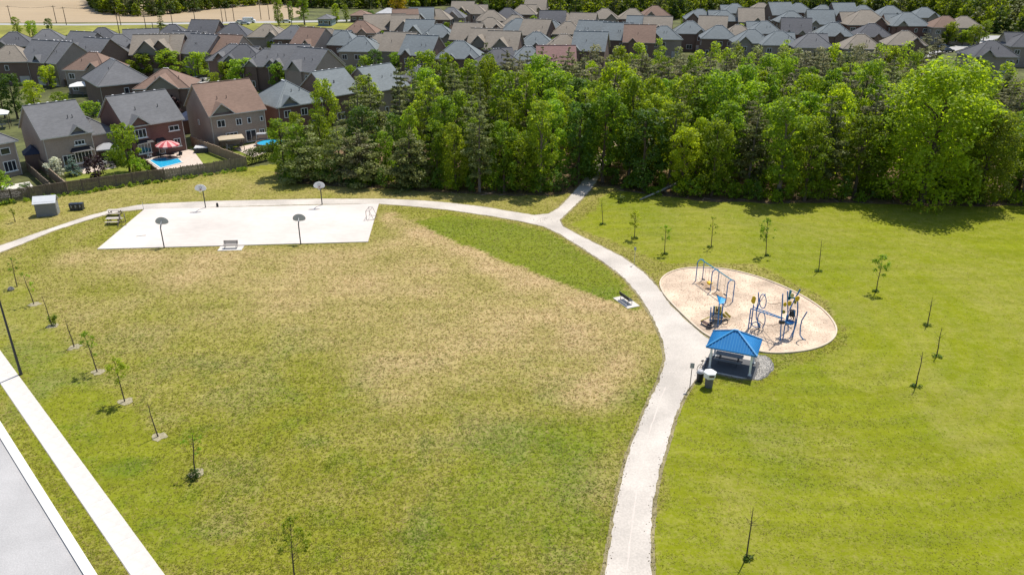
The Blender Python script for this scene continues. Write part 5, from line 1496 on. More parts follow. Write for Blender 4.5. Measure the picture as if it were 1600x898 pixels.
for i, (a, b) in enumerate(zip(road_tops[:-1], road_tops[1:])):
    if (b - a).length > 130: continue
    mb = MB()
    for s in (-.85, .85):
        pts = [a.lerp(b, k / 8) + Vector((s, 0, -.8 * math.sin(math.pi * k / 8))) for k in range(9)]
        mb.tube(pts, .02, 4)
    o = mb.build("overhead_wires", M_dark); tag(o, "thin overhead wires in the %s span from left along the field road" % ORD[min(i, 13)], "power line", "overhead wires along the field road")
def lamp(px, py, h, label):
    p = G(px, py)
    t = thing("street_lamp", label, "street lamp", p)
    MB().tube([(0, 0, 0), (0, 0, .8), (0, 0, h)], [.15, .11, .07], 8).build("pole", M_dark, t)
    MB().tube([(0, 0, h - .05), (-.9, .3, h + .3), (-1.6, .5, h + .35)], .045, 6).build("arm", M_dark, t)
    MB().box((-1.9, .6, h + .33), (.8, .3, .14), math.atan2(.3, -1)).build("lamp_head", M_dark, t)
lamp(33, 585, 8.0, "dark street lamp pole standing beside the pavement at the left edge")
lamp(310, 147, 6.0, "dark street lamp at the light driveway behind the russet roof")
lamp(757, 100, 6.0, "pale street lamp on the middle street corner"); lamp(705, 40, 7.0, "tall lamp standing at the distant lane")

# ---------------------------------------------------------------- sports court
def hoop(px, py, face, label, board):
    p = G(px, py); t = thing("basketball_hoop", label, "basketball hoop", p, face, "basketball hoops around the court")
    MB().tube([(0, 0, 0), (0, 0, 2.6), (0, .25, 3.0)], [.075, .07, .065], 8).build("post", M_dark, t)
    MB().tube([(0, .2, 2.95), (0, .75, 3.35)], .045, 6).tube([(0, .15, 2.6), (0, .75, 3.0)], .03, 6).build("arm", M_steel, t)
    bd = MB(); pr = []
    for k in range(13):
        a = math.pi * k / 12; pr.append((.80 * math.cos(a), .30 + .62 * math.sin(a)))
    pr += [(-.72, .12), (-.42, 0), (.42, 0), (.72, .12)]
    n = len(pr)
    vs = [(x, .80, 2.85 + z) for x, z in pr] + [(x, .86, 2.85 + z) for x, z in pr]
    bd.add(vs, [tuple(range(n)), tuple(range(2 * n - 1, n - 1, -1))] + [(i, i + n, (i + 1) % n + n, (i + 1) % n) for i in range(n)])
    b = bd.build("backboard", board, t)
    MB().box((0, .875, 3.2), (.34, .01, .03)).box((0, .875, 3.45), (.34, .01, .03)).box((-.16, .875, 3.32), (.03, .01, .25)).box((.16, .875, 3.32), (.03, .01, .25)).build("target_square", M_dark, b)
    MB().tube([(.23 * math.cos(2 * math.pi * k / 14), 1.13 + .23 * math.sin(2 * math.pi * k / 14), 3.05) for k in range(14)], .014, 5, closed=True).box((0, .88, 3.03), (.14, .10, .12)).build("rim", mat("rim_orange", (.30, .07, .03), .5, .1, 4), t)
    nm = MB()
    for k in range(10):
        a = 2 * math.pi * k / 10; b2 = a + .35
        nm.tube([(.22 * math.cos(a), 1.13 + .22 * math.sin(a), 3.04), (.12 * math.cos(b2), 1.13 + .12 * math.sin(b2), 2.66)], .007, 4, cap=False)
    nm.build("net", M_white, t)
court_ang = math.atan2((cp[3] - cp[0]).y, (cp[3] - cp[0]).x)
M_board = mat("backboard_aluminium", (.50, .51, .52), .5, .05, 3)
M_boardw = mat("backboard_white", (.72, .72, .71), .5, .05, 3)
hoop(256.8, 387.5, court_ang, "grey fan backboard hoop at the court's near edge, left one", M_board)
hoop(470, 382, court_ang, "grey fan backboard hoop at the court's near edge, right one", M_board)
hoop(321.5, 325.5, court_ang + math.pi, "white fan backboard hoop at the court's far edge, left one", M_boardw)
hoop(503.5, 321, court_ang + math.pi, "white fan backboard hoop at the court's far edge, right one", M_boardw)
def goal(px, py, rz, label, netm):
    p = G(px, py); t = thing("hockey_goal", label, "hockey goal", (p.x, p.y, .1), rz, "hockey goals on the court")
    W, H, D = 1.83, 1.22, 1.0
    x = W / 2
    MB().tube([(-x, 0, 0), (-x, 0, H), (x, 0, H), (x, 0, 0)], .035, 8).build("front_frame", M_goalr, t)
    MB().tube([(-x, 0, 0), (-x, D, 0), (x, D, 0), (x, 0, 0)], .03, 8).tube([(-x, 0, H), (-x, D * .5, H), (-x, D, 0)], .025, 6).tube([(x, 0, H), (x, D * .5, H), (x, D, 0)], .025, 6).tube([(-x, D * .5, H), (x, D * .5, H)], .025, 6).build("rear_frame", M_goalr, t)
    if netm:
        nm = MB()
        for k in range(13):
            u = -x + W * k / 12; nm.tube([(u, D * .5, H), (u, D, 0)], .012, 4, cap=False)
        for k in range(1, 9):
            f = k / 9; nm.tube([(-x, D * (.5 + .5 * f), H * (1 - f)), (x, D * (.5 + .5 * f), H * (1 - f))], .012, 4, cap=False)
        nm.build("net", netm, t)
goal(575, 341, court_ang + R(-98), "bare steel hockey goal frame at the court's right end", None)
goal(197, 350, court_ang + R(112), "hockey goal with tan net at the court's left end", M_net)
# a stick left on the slab
o = MB().beam((0, 0, .02), (.75, .35, .02), .05, .03).beam((.75, .35, .02), (1.1, .38, .02), .08, .03).build("hockey_stick", M_dark, None, tuple(G(213, 369.5, .1))); tag(o, "small dark stick lying on the pale court near its left end", "stick")

def bench(px, py, rz, label, slab=True, seatm=M_grey):
    p = G(px, py)
    if slab:
        s = MB().box((0, 0, .02), (2.9, 1.5, .08)).build("bench_pad", M_walk, None, p, rz); structure(s)
    t = thing("park_bench", label, "bench", (p.x, p.y, .06), rz, "benches on concrete pads")
    for i in range(3): MB().box((0, -.2 + i * .17, .44), (1.75, .14, .045)).build("seat_slat", seatm, t)
    for i in range(3): MB().beam((-.875, .27 + i * .035, .55 + i * .15), (.875, .27 + i * .035, .55 + i * .15), .045, .12, up=(0, 0, 1)).build("back_slat", seatm, t)
    for sx in (-1, 1): MB().tube([(sx * .7, -.25, 0), (sx * .7, -.22, .42), (sx * .7, .22, .42), (sx * .7, .36, .92)], .03, 6).tube([(sx * .7, .22, .42), (sx * .7, .3, 0)], .03, 6).build("leg", M_dark, t)
bench(361, 388.3, court_ang, "grey slatted bench on a pale pad at the court's near edge", seatm=mat("bench_slat_taupe", (.30, .27, .25), .7, .1, 4))
bench(978.5, 472, R(115), "dark bench on a white pad beside the path, left of the playground", seatm=M_dark)
def picnic(px, py, rz, label, topm, group=None):
    p = G(px, py); t = thing("picnic_table", label, "picnic table", (p.x, p.y, 0), rz, group)
    for i in range(5): MB().box((0, -.32 + i * .16, .75), (1.85, .14, .045)).build("top_plank", topm, t)
    for s in (-1, 1):
        for k in (0, 1): MB().box((0, s * (.62 + .16 * k), .44), (1.85, .14, .045)).build("bench_plank", topm, t)
    for sx in (-1, 1):
        MB().beam((sx * .65, -.75, 0), (sx * .65, -.25, .73), .06, .09).beam((sx * .65, .75, 0), (sx * .65, .25, .73), .06, .09).beam((sx * .6, -.8, .39), (sx * .6, .8, .39), .06, .09).build("leg_frame", M_dwood, t)
M_pt = mat("picnic_planks", (.46, .41, .36), .85, .15, 3, stretch=(1, 6, 6))
picnic(180, 336, R(6), "weathered picnic table farther from the court's left goal", M_pt, "picnic tables by the court")
picnic(179, 349, R(6), "weathered picnic table just left of the tan-netted goal", M_pt, "picnic tables by the court")
p = G(224.5, 327.5); t = thing("marker_post", "thin steel marker post at the court's far left corner", "post", p); MB().tube([(0, 0, 0), (0, 0, 1.1)], .03, 6).build("pole", M_steel, t); MB().lathe((0, 0, 1.1), [(.04, 0), (.02, .05)], 6).build("cap", M_dark, t)
p = G(340, 323.5); t = thing("bollard", "short black bollard beside the path behind the court", "bollard", p); MB().lathe((0, 0, 0), [(.16, 0), (.16, .45), (.1, .6), (.03, .64)], 10).build("post", M_black, t); MB().lathe((0, 0, .40), [(.165, 0), (.165, .06)], 10).build("band", M_dark, t)
# shed by the fence
a, b, c = G(58, 339.3), G(89.5, 336.8), G(102.5, 331)
sp_ = thing("park_shed", "grey corrugated storage shed with white gable roof beside the fence", "shed", a, math.atan2((b - a).y, (b - a).x))
SL, SD_, SH = (b - a).length, (c - b).length * 1.05, 2.05
M_shed = mat("shed_metal", (.205, .21, .215), .5, .06, 3); M_shedr = mat("shed_roof", (.62, .63, .64), .4, .04, 3)
w = MB()
pts = [(0, 0), (SD_, 0), (SD_, SH), (SD_ / 2, SH + .62), (0, SH)]
vs = [(0, q[0], q[1]) for q in pts] + [(SL, q[0], q[1]) for q in pts]
w.add(vs, [(0, 4, 3, 2, 1), (5, 6, 7, 8, 9), (0, 5, 9, 4), (2, 7, 6, 1), (4, 9, 8, 3), (3, 8, 7, 2)])
w.build("wall", M_shed, sp_)
rb = MB()
for i in range(int(SL / .2) + 1): rb.box((i * .2, -.012, SH / 2), (.05, .02, SH - .02))
for i in range(int(SD_ / .2) + 1): rb.box((SL + .012, i * .2, SH / 2), (.02, .05, SH - .02))
rb.build("cladding_rib", M_shed, sp_)["kind"] = "stuff"
for s in (0, 1):
    y0, y1 = (-.2, SD_ / 2) if s == 0 else (SD_ + .2, SD_ / 2)
    z0, z1 = SH - .16, SH + .68
    r_ = MB(); q = [(-.2, y0, z0), (SL + .2, y0, z0), (SL + .2, y1, z1), (-.2, y1, z1)]
    vs = q + [(x, y, z - .05) for x, y, z in q]
    r_.add(vs, [(0, 1, 2, 3), (7, 6, 5, 4), (0, 4, 5, 1), (1, 5, 6, 2), (3, 7, 4, 0)]); r_.build("roof_panel", M_shedr, sp_)
dd = MB().box((SL + .03, SD_ / 2, .95), (.05, 1.3, 1.85)).build("door", mat("shed_door", (.27, .275, .28), .5, .06, 3), sp_)
MB().box((SL + .07, SD_ / 2 + .1, 1.0), (.05, .05, .25)).build("handle", M_white, dd)
MB().box((SL + .03, SD_ / 2, SH + .12), (.04, .8, .22)).build("gable_vent", M_white, sp_)
for i, px in enumerate((114.2, 121, 127.8)):
    p = G(px, 328.3 - i * .35)
    t = thing("recycling_bin", "dark wheeled bin with white mark beside the shed, %s of three" % ("left one", "middle one", "right one")[i], "bin", p, R(4), "bins beside the grey shed")
    MB().box((0, 0, .48), (.56, .6, .9), taper=1.12).build("bin_body", paint("bin_navy", (.02, .03, .055)), t); MB().box((0, 0, .97), (.68, .72, .08), taper=.9).build("lid", paint("bin_navy", (.02, .03, .055)), t)
    MB().tube([(-.10, -.343, .72), (.02, -.345, .74), (.06, -.338, .55), (-.04, -.333, .45), (-.10, -.337, .56)], .028, 5).build("mark", M_white, t)
    for s in (-1, 1):
        q = MB().lathe((0, 0, 0), [(.12, -.03), (.12, .03)], 8); q.v = [(z, y, x) for x, y, z in q.v]; q.build("wheel", M_rubber, t, (s * .27, .3, .12))
# ---------------------------------------------------------------- shelter
fl_, fr_, br_, bl_ = G(1107.5, 575), G(1169.8, 587.5), G(1177, 566), G(1118, 558.5)
sc_ = (fl_ + fr_ + br_ + bl_) / 4
sa = math.atan2((fr_ - fl_).y, (fr_ - fl_).x)
SW, SDp = (fr_ - fl_).length, ((br_ - fr_).length + (bl_ - fl_).length) / 2
sh = thing("picnic_shelter", "open picnic shelter with blue metal hip roof and white posts by the playground", "shelter", sc_, sa)
EH = V(1169.6, 553, fr_.y).z + .12
RX, RY, RH = SW / 2 + .45, SDp / 2 + .45, EH + 1.25
for sx in (-1, 1):
    for sy in (-1, 1):
        po = MB().box((sx * SW / 2, sy * SDp / 2, EH / 2), (.17, .17, EH)).build("post", M_white, sh)
        MB().box((sx * SW / 2, sy * SDp / 2, .06), (.32, .32, .12)).build("base_plate", M_steel, po)
r_ = MB(); rl = max(.25, (RX - RY))
q = [(-RX, -RY, EH), (RX, -RY, EH), (RX, RY, EH), (-RX, RY, EH), (-.18, 0, RH), (.18, 0, RH)]
vs = q + [(x, y, z - .12) for x, y, z in q[:4]]
r_.add(vs, [(0, 1, 5, 4), (1, 2, 5), (2, 3, 4, 5), (3, 0, 4), (9, 8, 7, 6)])
r_.add([(x, y, z) for x, y, z in vs[:4]] + vs[6:10], [(0, 4, 5, 1), (1, 5, 6, 2), (2, 6, 7, 3), (3, 7, 4, 0)], 0)
ro = r_.build("roof", M_broof, sh)
hm = MB()
for i, rdg in ((0, 4), (1, 5), (2, 5), (3, 4)):
    hm.beam((q[i][0], q[i][1], q[i][2] + .03), (q[rdg][0], q[rdg][1], q[rdg][2] + .03), .16, .07)
hm.beam((-.2, 0, RH + .035), (.2, 0, RH + .035), .18, .08)
hm.build("hip_cap", M_brib, ro)
sm = MB()
def seams(p0, p1, apex, n):
    p0, p1, apex = Vector(p0), Vector(p1), Vector(apex)
    foot = p0 + (p1 - p0) * ((apex - p0).dot(p1 - p0) / (p1 - p0).length_squared)
    L_ = (p1 - p0).length; tF = (foot - p0).length / L_
    for k in range(1, n):
        t = k / n
        f = t / tF if t < tF else (1 - t) / (1 - tF)
        f = min(f, 1) * .97
        a = p0.lerp(p1, t); b = a + (apex - foot) * f
        sm.beam(a + Vector((0, 0, .02)), b + Vector((0, 0, .02)), .045, .05)
ap0, ap1 = (0, 0, RH)[0:3], (0, 0, RH)
n0 = int(2 * RX / .24); n1 = int(2 * RY / .24)
seams(q[0], q[1], (0, 0, RH), n0); seams(q[1], q[2], (0, 0, RH), n1); seams(q[2], q[3], (0, 0, RH), n0); seams(q[3], q[0], (0, 0, RH), n1)
sm.build("roof_seam", M_brib, ro)["kind"] = "stuff"
bm_ = MB()
for sy in (-1, 1): bm_.box((0, sy * SDp / 2, EH - .22), (SW + .1, .10, .18))
for sx in (-1, 1): bm_.box((sx * SW / 2, 0, EH - .225), (.10, SDp - .12, .17))
bm_.build("eave_beam", M_white, sh)
structure(MB().box((0, 0, .0), (SW + 1.0, SDp + .9, .10)).build("shelter_slab", mat("slab_roof_shade", (.10, .10, .105), .9, .12, 6, .2), None, (sc_.x, sc_.y, 0), sa))  # slab colour darkened to stand in for deep shade under the roof
p_ = Matrix.Rotation(sa, 3, 'Z') @ Vector((-.35, .55, 0)) + sc_
t = thing("picnic_table", "long dark picnic table in the shade under the blue shelter", "picnic table", (p_.x, p_.y, .05), sa)
for i in range(4): MB().box((0, -.27 + i * .18, .75), (2.4, .16, .05)).build("top_plank", M_grey, t)
for s in (-1, 1): MB().box((0, s * .70, .44), (2.4, .28, .05)).build("bench_plank", M_grey, t)
for s in (-1, 1): MB().beam((s * .8, -.75, 0), (s * .8, -.2, .72), .07, .07).beam((s * .8, .75, 0), (s * .8, .2, .72), .07, .07).beam((s * .8, -.8, .4), (s * .8, .8, .4), .06, .06).build("leg_frame", M_dark, t)
# two bins, sign, bicycle
p = G(1107, 604); t = thing("waste_bin", "grey round bin with big white hexagonal hood beside the shelter", "bin", p)
MB().lathe((0, 0, 0), [(.32, 0), (.34, .1), (.36, .95)], 14).build("bin_body", mat("bin_grey", (.13, .125, .13), .6, .1, 4), t)
MB().lathe((0, 0, .95), [(.50, 0), (.52, .12), (.52, .46)], 6).build("hood", M_white, t)
MB().lathe((0, 0, 1.41), [(.58, 0), (.56, .05), (.12, .30)], 6).build("hood_roof", M_white, t)
MB().box((.05, -.46, 1.26), (.42, .05, .18)).build("opening", M_dwood, t)
p = G(1093, 595); t = thing("waste_bin", "dark round bin with grey domed lid left of the hooded bin", "bin", p)
MB().lathe((0, 0, 0), [(.27, 0), (.28, .08), (.30, .85)], 14).build("bin_body", M_black, t)
MB().lathe((0, 0, .85), [(.32, 0), (.31, .06), (.24, .2), (.08, .28)], 14).build("lid", mat("lid_grey", (.42, .42, .44), .5, .06, 3), t)
p = G(1077.5, 607); t = thing("park_sign", "small grey park sign on a thin post beside the path near the bins", "sign", p, R(-12))
hs = V(1083.5, 567, p.y).z
MB().tube([(0, 0, 0), (.02, 0, hs)], .035, 6).build("post", M_dark, t); pl_ = MB().box((.02, -.05, hs - .22), (.34, .02, .48)).build("plate", mat("sign_grey", (.26, .26, .27), .5, .05, 3), t)
mk = MB()
for k in range(5): mk.box((.02, -.062, hs - .06 - k * .085), ((.22, .26, .2, .24, .16)[k], .006, .03))
mk.build("lettering", mat("sign_pale", (.5, .5, .5), .5, .05, 3), pl_)["kind"] = "stuff"
p = G(991, 413); t = thing("path_sign", "thin pale post with a small sign beside the path above the playground", "sign", p, R(-30))
MB().tube([(0, 0, 0), (0, 0, 2.2)], .028, 6).build("post", M_steel, t); MB().box((0, -.035, 2.0), (.30, .02, .40)).build("plate", M_steel, t)
bp_ = G(1099, 577)
bk = thing("bicycle", "bicycle leaning beside the shelter's front left post", "bicycle", bp_, R(35))
def wheel(cx):
    r = .34
    w = MB().tube([(cx + r * math.cos(2 * math.pi * k / 20), 0, r + .01 + r * math.sin(2 * math.pi * k / 20)) for k in range(20)], .026, 6, closed=True).build("wheel", M_rubber, bk)
    s = MB()
    for k in range(8): s.tube([(cx, 0, r), (cx + r * math.cos(k * .785), 0, r + r * math.sin(k * .785))], .006, 4, cap=False)
    s.build("spokes", M_steel, w)
wheel(-.52); wheel(.52)
MB().tube([(-.52, 0, .35), (-.08, 0, .32), (.38, 0, .80), (-.2, 0, .82), (-.08, 0, .32)], .022, 6).tube([(-.52, 0, .35), (-.2, 0, .80)], .016, 6).tube([(-.2, 0, .78), (-.24, 0, .95)], .018, 6).tube([(.38, 0, .78), (.36, 0, .98)], .02, 6).build("frame", M_dark, bk)
MB().tube([(.52, 0, .35), (.38, 0, .82)], .02, 6).build("fork", M_dark, bk); MB().tube([(.42, -.3, 1.0), (.36, 0, .98), (.42, .3, 1.0)], .018, 6).build("handlebar", M_dark, bk); MB().box((-.25, 0, .97), (.26, .13, .06)).build("saddle", M_black, bk)

# ---------------------------------------------------------------- swings
b1, b2, b3 = G(1092, 439), G(1113.5, 456), G(1139, 473)
sd2 = (b3 - b1); SLn = sd2.length; sang = math.atan2(sd2.y, sd2.x)
HS = V(1120, 420, b2.y).z
sw_ = thing("swing_set", "blue two-bay swing set with arched frames at the playground's far end", "swing set", b1, sang)
MB().tube([(-.15, 0, 2.62), (SLn + .15, 0, 2.62)], .06, 8).build("top_beam", M_teal, sw_)
for f in (0, .5, 1.0):
    X = f * SLn; w = .42
    pts = [(X, -w, 0), (X, -w, 2.2)] + [(X, -w * math.cos(a), 2.2 + .42 * math.sin(a)) for a in (.5, 1.0, 1.57, 2.14, 2.64)] + [(X, w, 2.2), (X, w, 0)]
    MB().tube(pts, .055, 8).build("arch_frame", M_blue, sw_)
for i, (f, m) in enumerate(((.14, M_black), (.35, M_yel), (.64, M_black), (.86, M_black))):
    X = f * SLn
    st_ = MB().box((0, 0, .56), (.52, .2, .05)).build("swing_seat", m, sw_, (X, 0, 0)) if m is M_black else MB().box((0, 0, .62), (.46, .34, .28), taper=1.25).build("swing_seat", m, sw_, (X, 0, 0))
    for s in (-.25, .25): MB().tube([(s, 0, 2.6), (s, 0, .6)], .02, 4).build("chain", M_steel, st_)

for f in (.14, .35, .64, .86):   # hollows scuffed into the fibre under the swings: damp darker fibre
    c_ = Matrix.Rotation(sang, 3, 'Z') @ Vector((f * SLn, 0, 0)) + b1
    o_ = densify([c_ + Vector((.75 * math.cos(k * .785) * rng.uniform(.7, 1.2), .8 * math.sin(k * .785) * rng.uniform(.7, 1.2), 0)) for k in range(8)], .2, .06)
    structure(MB().prism([(q_.x, q_.y) for q_ in o_], .060, .060).build("scuffed_hollow", mat("damp_fibre", (.37, .26, .175), .95, .3, 5, .4)))
# ---------------------------------------------------------------- small play tower
pb = G(1117, 507)
pt_ = thing("play_tower", "small play tower with sky-blue sail roof, yellow-green panels and a low bench ramp", "play structure", pb)
def W(px, py, y=None, base=pb):
    return V(px, py, base.y if y is None else y) - Vector((base.x, base.y, 0))
def Gr(px, py, base=pb): return G(px, py) - Vector((base.x, base.y, 0))
yb = pb.y
for p0, p1 in (((1109, 509), (1111, 480)), ((1121.5, 510), (1124, 474)), ((1126.5, 506), (1129.8, 474)), ((1114, 502), (1115.5, 478))):
    g0 = Gr(*p0); top = W(p1[0], p1[1], g0.y + pb.y); MB().tube([g0, top], .06, 8).build("post", M_blue, pt_)
dk = [W(1110.5, 496), W(1126.5, 499.5), W(1129.5, 496, yb + 1.3), W(1114, 493, yb + 1.3)]
zt = sum(v.z for v in dk[:2]) / 2
dm = MB(); cxy = sum(dk, Vector()) / 4
dm.box((cxy.x, .7, zt), (1.15, 1.15, .09), R(-10)); dm.build("deck", M_dark, pt_)
for a, b, m in (((1115, 477), (1128.5, 495.5), M_ygr),):
    p0, p1 = W(1115.5, 478, yb + 1.3), W(1127.8, 495, yb + 1.3)
    zc, hh = (p0.z + p1.z) / 2, (p0.z - p1.z)
    pn = MB()
    for k in range(5):
        x = p0.x + (p1.x - p0.x) * (k + .5) / 5
        pn.box((x, 1.3 - k * .04, zc), ((p1.x - p0.x) / 5 * .8, .06, hh))
    pn.build("panel", m, pt_)
    MB().box(((p0.x + p1.x) / 2, 1.26, zc + hh * .15), (.3, .08, .3)).build("play_wheel", M_red, pt_)
v = [W(1120, 461, yb + .2), W(1134, 466.5, yb + .6), W(1131.5, 473.5, yb), W(1124, 474.5, yb), W(1127, 463.5, yb + 1.0)]
sl_ = MB(); vs = [(*p,) for p in v] + [(p[0], p[1], p[2] - .05) for p in v]
sl_.add(vs, [(0, 3, 2, 1, 4), (5, 9, 6, 7, 8)] + [(i, (i + 1) % 5, (i + 1) % 5 + 5, i + 5) for i in range(5)]); sl_.build("sail_roof", M_sky, pt_)
MB().beam(W(1095, 501), W(1109, 495), .07, .07).build("hand_rail", M_ygr, pt_)
MB().beam(Gr(1096, 506) + Vector((0, 0, .35)), Gr(1107, 512) + Vector((0, 0, .35)), .38, .08).build("ramp", mat("brown_rubber", (.10, .06, .055), .8, .15, 4), pt_)
for a in ((1096, 506), (1107, 512)): MB().tube([Gr(*a), Gr(*a) + Vector((0, 0, .34))], .05, 6).build("ramp_leg", M_blue, pt_)
sdm = MB(); s0, s1 = W(1129, 489, yb + .8), Gr(1137, 499)
for sx in (-.24, .24): sdm.beam(s0 + Vector((sx, 0, .1)), s1 + Vector((sx, 0, .25)), .05, .22)
sdm.beam(s0, s1 + Vector((0, 0, .14)), .46, .05); sdm.build("slide", M_ygr, pt_)
rc_ = W(1132.5, 502.5, yb - .4)
MB().tube([(rc_.x + .30 * math.cos(2 * math.pi * k / 14), rc_.y, rc_.z + .30 * math.sin(2 * math.pi * k / 14)) for k in range(14)], .045, 6, closed=True).build("ring_panel", M_dark, pt_)
for k in range(4):
    g0 = Gr(1106.5 + k * 1.6, 514.5 - k * 1.2); MB().box((g0.x, g0.y, .12 + k * .16), (.4, .35, .07)).tube([(g0.x, g0.y, 0), (g0.x, g0.y, .1 + k * .16)], .04, 6).build("step", M_dark, pt_)

# ---------------------------------------------------------------- large climber
cb = G(1205, 525)
cl = thing("climbing_frame", "large blue climbing frame with figure-eight loops, overhead rails and yellow leaf panels", "play structure", cb)
def CW(px, py, y): return V(px, py, y) - Vector((cb.x, cb.y, 0))
def CG(px, py): return G(px, py) - Vector((cb.x, cb.y, 0))
g1, g1b = G(1169, 513.5), G(1173, 511.5)
g2_, g2b = G(1219, 532.5), G(1223, 530.5)
for g_, top, nm in ((g1, (1173.4, 481.5), "post"), (g1b, (1177.5, 476), "post"), (g2_, (1223.2, 459), "post"), (g2b, (1226.5, 508), "post")):
    MB().tube([g_ - Vector((cb.x, cb.y, 0)), CW(top[0], top[1], g_.y)], .06, 8).build(nm, M_blue, cl)
for a, b, ya, yb2 in (((1173.4, 482), (1219.5, 497), g1.y, g2_.y), ((1177.5, 479.5), (1225, 497.5), g1b.y, g2b.y)):
    MB().tube([CW(*a, ya), CW(*b, yb2)], .05, 8).build("overhead_rail", M_blue, cl)
A0, A1, B0, B1 = CW(1173.4, 482, g1.y), CW(1219.5, 497, g2_.y), CW(1177.5, 479.5, g1b.y), CW(1225, 497.5, g2b.y)
for k in range(1, 8): MB().tube([A0.lerp(A1, k / 8), B0.lerp(B1, k / 8)], .025, 6).build("rung", M_teal, cl)
def panel(px, py, wpx, hpx, y, m, seed):
    c = CW(px, py, y); s = depth(c.x + cb.x, y, c.z) / FPX
    rr = random.Random(seed); w, h = wpx * s / 2, hpx * s / 2 / .92
    n = 9; pts = [(w * math.cos(2 * math.pi * k / n) * rr.uniform(.75, 1.1), h * math.sin(2 * math.pi * k / n) * rr.uniform(.8, 1.1)) for k in range(n)]
    vs = [(c.x + a, c.y - .04, c.z + b) for a, b in pts] + [(c.x + a, c.y + .04, c.z + b) for a, b in pts]
    MB().add(vs, [tuple(range(n)), tuple(range(2 * n - 1, n - 1, -1))] + [(i, i + n, (i + 1) % n + n, (i + 1) % n) for i in range(n)]).build("leaf_panel", m, cl)
panel(1177.5, 468.5, 8, 13, g1b.y, M_yel, 1)
yl = G(1189, 512).y
def loop(px, py, rx, ry, y, tilt=0.0, m=M_blue):
    pts = []
    for k in range(20):
        a = 2 * math.pi * k / 20; u, w = rx * math.cos(a), ry * math.sin(a)
        pts.append(CW(px + u * math.cos(tilt) - w * math.sin(tilt), py + u * math.sin(tilt) + w * math.cos(tilt), y + .35 * math.sin(a)))
    MB().tube(pts, .05, 6, closed=True).build("climbing_loop", m, cl)
loop(1192, 470.5, 5.2, 11, yl); loop(1189.5, 500, 6, 13, yl - .4, .08)
loop(1181.5, 507, 6.5, 3.8, yl - .5, .1)
MB().tube([CW(1185, 457, yl), CW(1185.3, 470, yl), CW(1182, 484, yl - .1), CW(1181.5, 496, yl - .2), CW(1184, 503, yl - .3), CG(1188, 512)], .055, 8).build("curved_pole", M_blue, cl)
MB().tube([CW(1196, 459, yl), CW(1187, 472, yl), CW(1183, 484, yl)], .045, 8).build("curved_pole", M_blue, cl)
MB().tube([CW(1184, 500, yl), CW(1193, 507, yl - .5), CG(1184, 514.5)], .045, 6).build("curved_pole", M_dark, cl)
for (a, b), y in ((((1199, 473.5), (1220, 473)), yl + .4), (((1194, 507), (1217, 506)), yl - .4)):
    p, q2 = CW(*a, y), CW(*b, g2_.y)
    MB().tube([p.lerp(q2, k / 8) + Vector((0, 0, -.12 * math.sin(math.pi * k / 8) + .05 * math.sin(k * 2.1))) for k in range(9)], .025, 5).build("rope", M_dwood, cl)
yr = G(1236, 528).y
MB().tube([CW(1250.5, 451.5, yr + 1.0), CW(1243, 465, yr + .8), CW(1235, 481, yr + .4), CW(1229.5, 494, yr), CW(1227.5, 508, yr - .2)], .075, 8).build("long_mast", M_blue, cl)
MB().tube([CW(1246.5, 471, yr + .5), CW(1246.3, 488, yr + .4), CW(1244, 505, yr + .2), CW(1240, 518, yr), CG(1238, 527)], .065, 8).build("curved_pole", M_blue, cl)
MB().tube([CW(1241, 486, yr), CW(1243, 500, yr), CW(1240.5, 515, yr - .1), CG(1233.5, 530)], .05, 8).build("curved_pole", M_blue, cl)
MB().tube([CG(1230, 530), CG(1240, 525.5)], .07, 6).build("foot_rail", M_dark, cl)
MB().tube([CW(1230.5, 455, yr + 1.2), CG(1231.5, 517)], .06, 8).build("post", M_blue, cl)
pA, pB = CW(1231, 454.5, yr + 1.2), CW(1241, 475, yr + 1.2)
MB().box(((pA.x + pB.x) / 2 - .15, pA.y, (pA.z + pB.z) / 2 + .25), (.22, .06, 1.0)).box(((pA.x + pB.x) / 2 + .12, pA.y, pA.z - .72), (.75, .06, .14)).build("sign_panel", M_teal, cl)
for i, (px, py, w, h, m) in enumerate(((1226.5, 475.5, 6, 7, M_yel), (1233.5, 474, 7, 8, M_yel), (1238, 461.5, 6, 7, M_pink if False else mat("cream_plastic", (.62, .52, .22), .5, .08, 3)), (1246, 466.5, 8, 9, M_yel), (1242.5, 472, 5, 6, M_ygr), (1224, 487, 6, 6, M_ygr))):
    panel(px, py, w, h, yr + .2 + .12 * i, m, 10 + i)
nt_ = MB(); o_ = [CW(1236, 483, yr + .3), CW(1240, 494, yr + .3), CW(1241, 504, yr), CW(1229, 503, yr), CW(1233, 492, yr + .2)]
for i in range(5): nt_.tube([o_[i], o_[(i + 1) % 5]], .04, 6)
for i in range(5):
    nt_.tube([o_[i], (o_[(i + 2) % 5] + o_[i]) / 2, o_[(i + 2) % 5]], .025, 5)
nt_.build("climbing_net", M_dark, cl)
MB().lathe(tuple(CW(1233.5, 503, yr)), [(.05, -.14), (.42, -.1), (.46, .05), (.40, .1)], 12).build("spinner_seat", M_blue, cl)
MB().lathe(tuple(CW(1238, 490, yr + .3)), [(.05, -.3), (.30, -.2), (.26, .35), (.1, .4)], 10).build("climbing_bell", M_dark, cl)
MB().tube([CW(1228, 506, yr), CW(1232, 510, yr - .1), CW(1237, 513.5, yr)], .04, 6).build("foot_bar", M_dark, cl)
MB().box(tuple(CW(1221.5, 503, g2_.y)), (.5, .3, .3)).build("step_box", M_dark, cl)
MB().tube([CW(1169.5, 505, g1.y), CW(1173.5, 504.5, g1b.y)], .035, 6).tube([CW(1170.8, 497, g1.y), CW(1174.6, 496.5, g1b.y)], .035, 6).build("ladder_rung", M_dark, cl)
cpp = G(1256, 531)
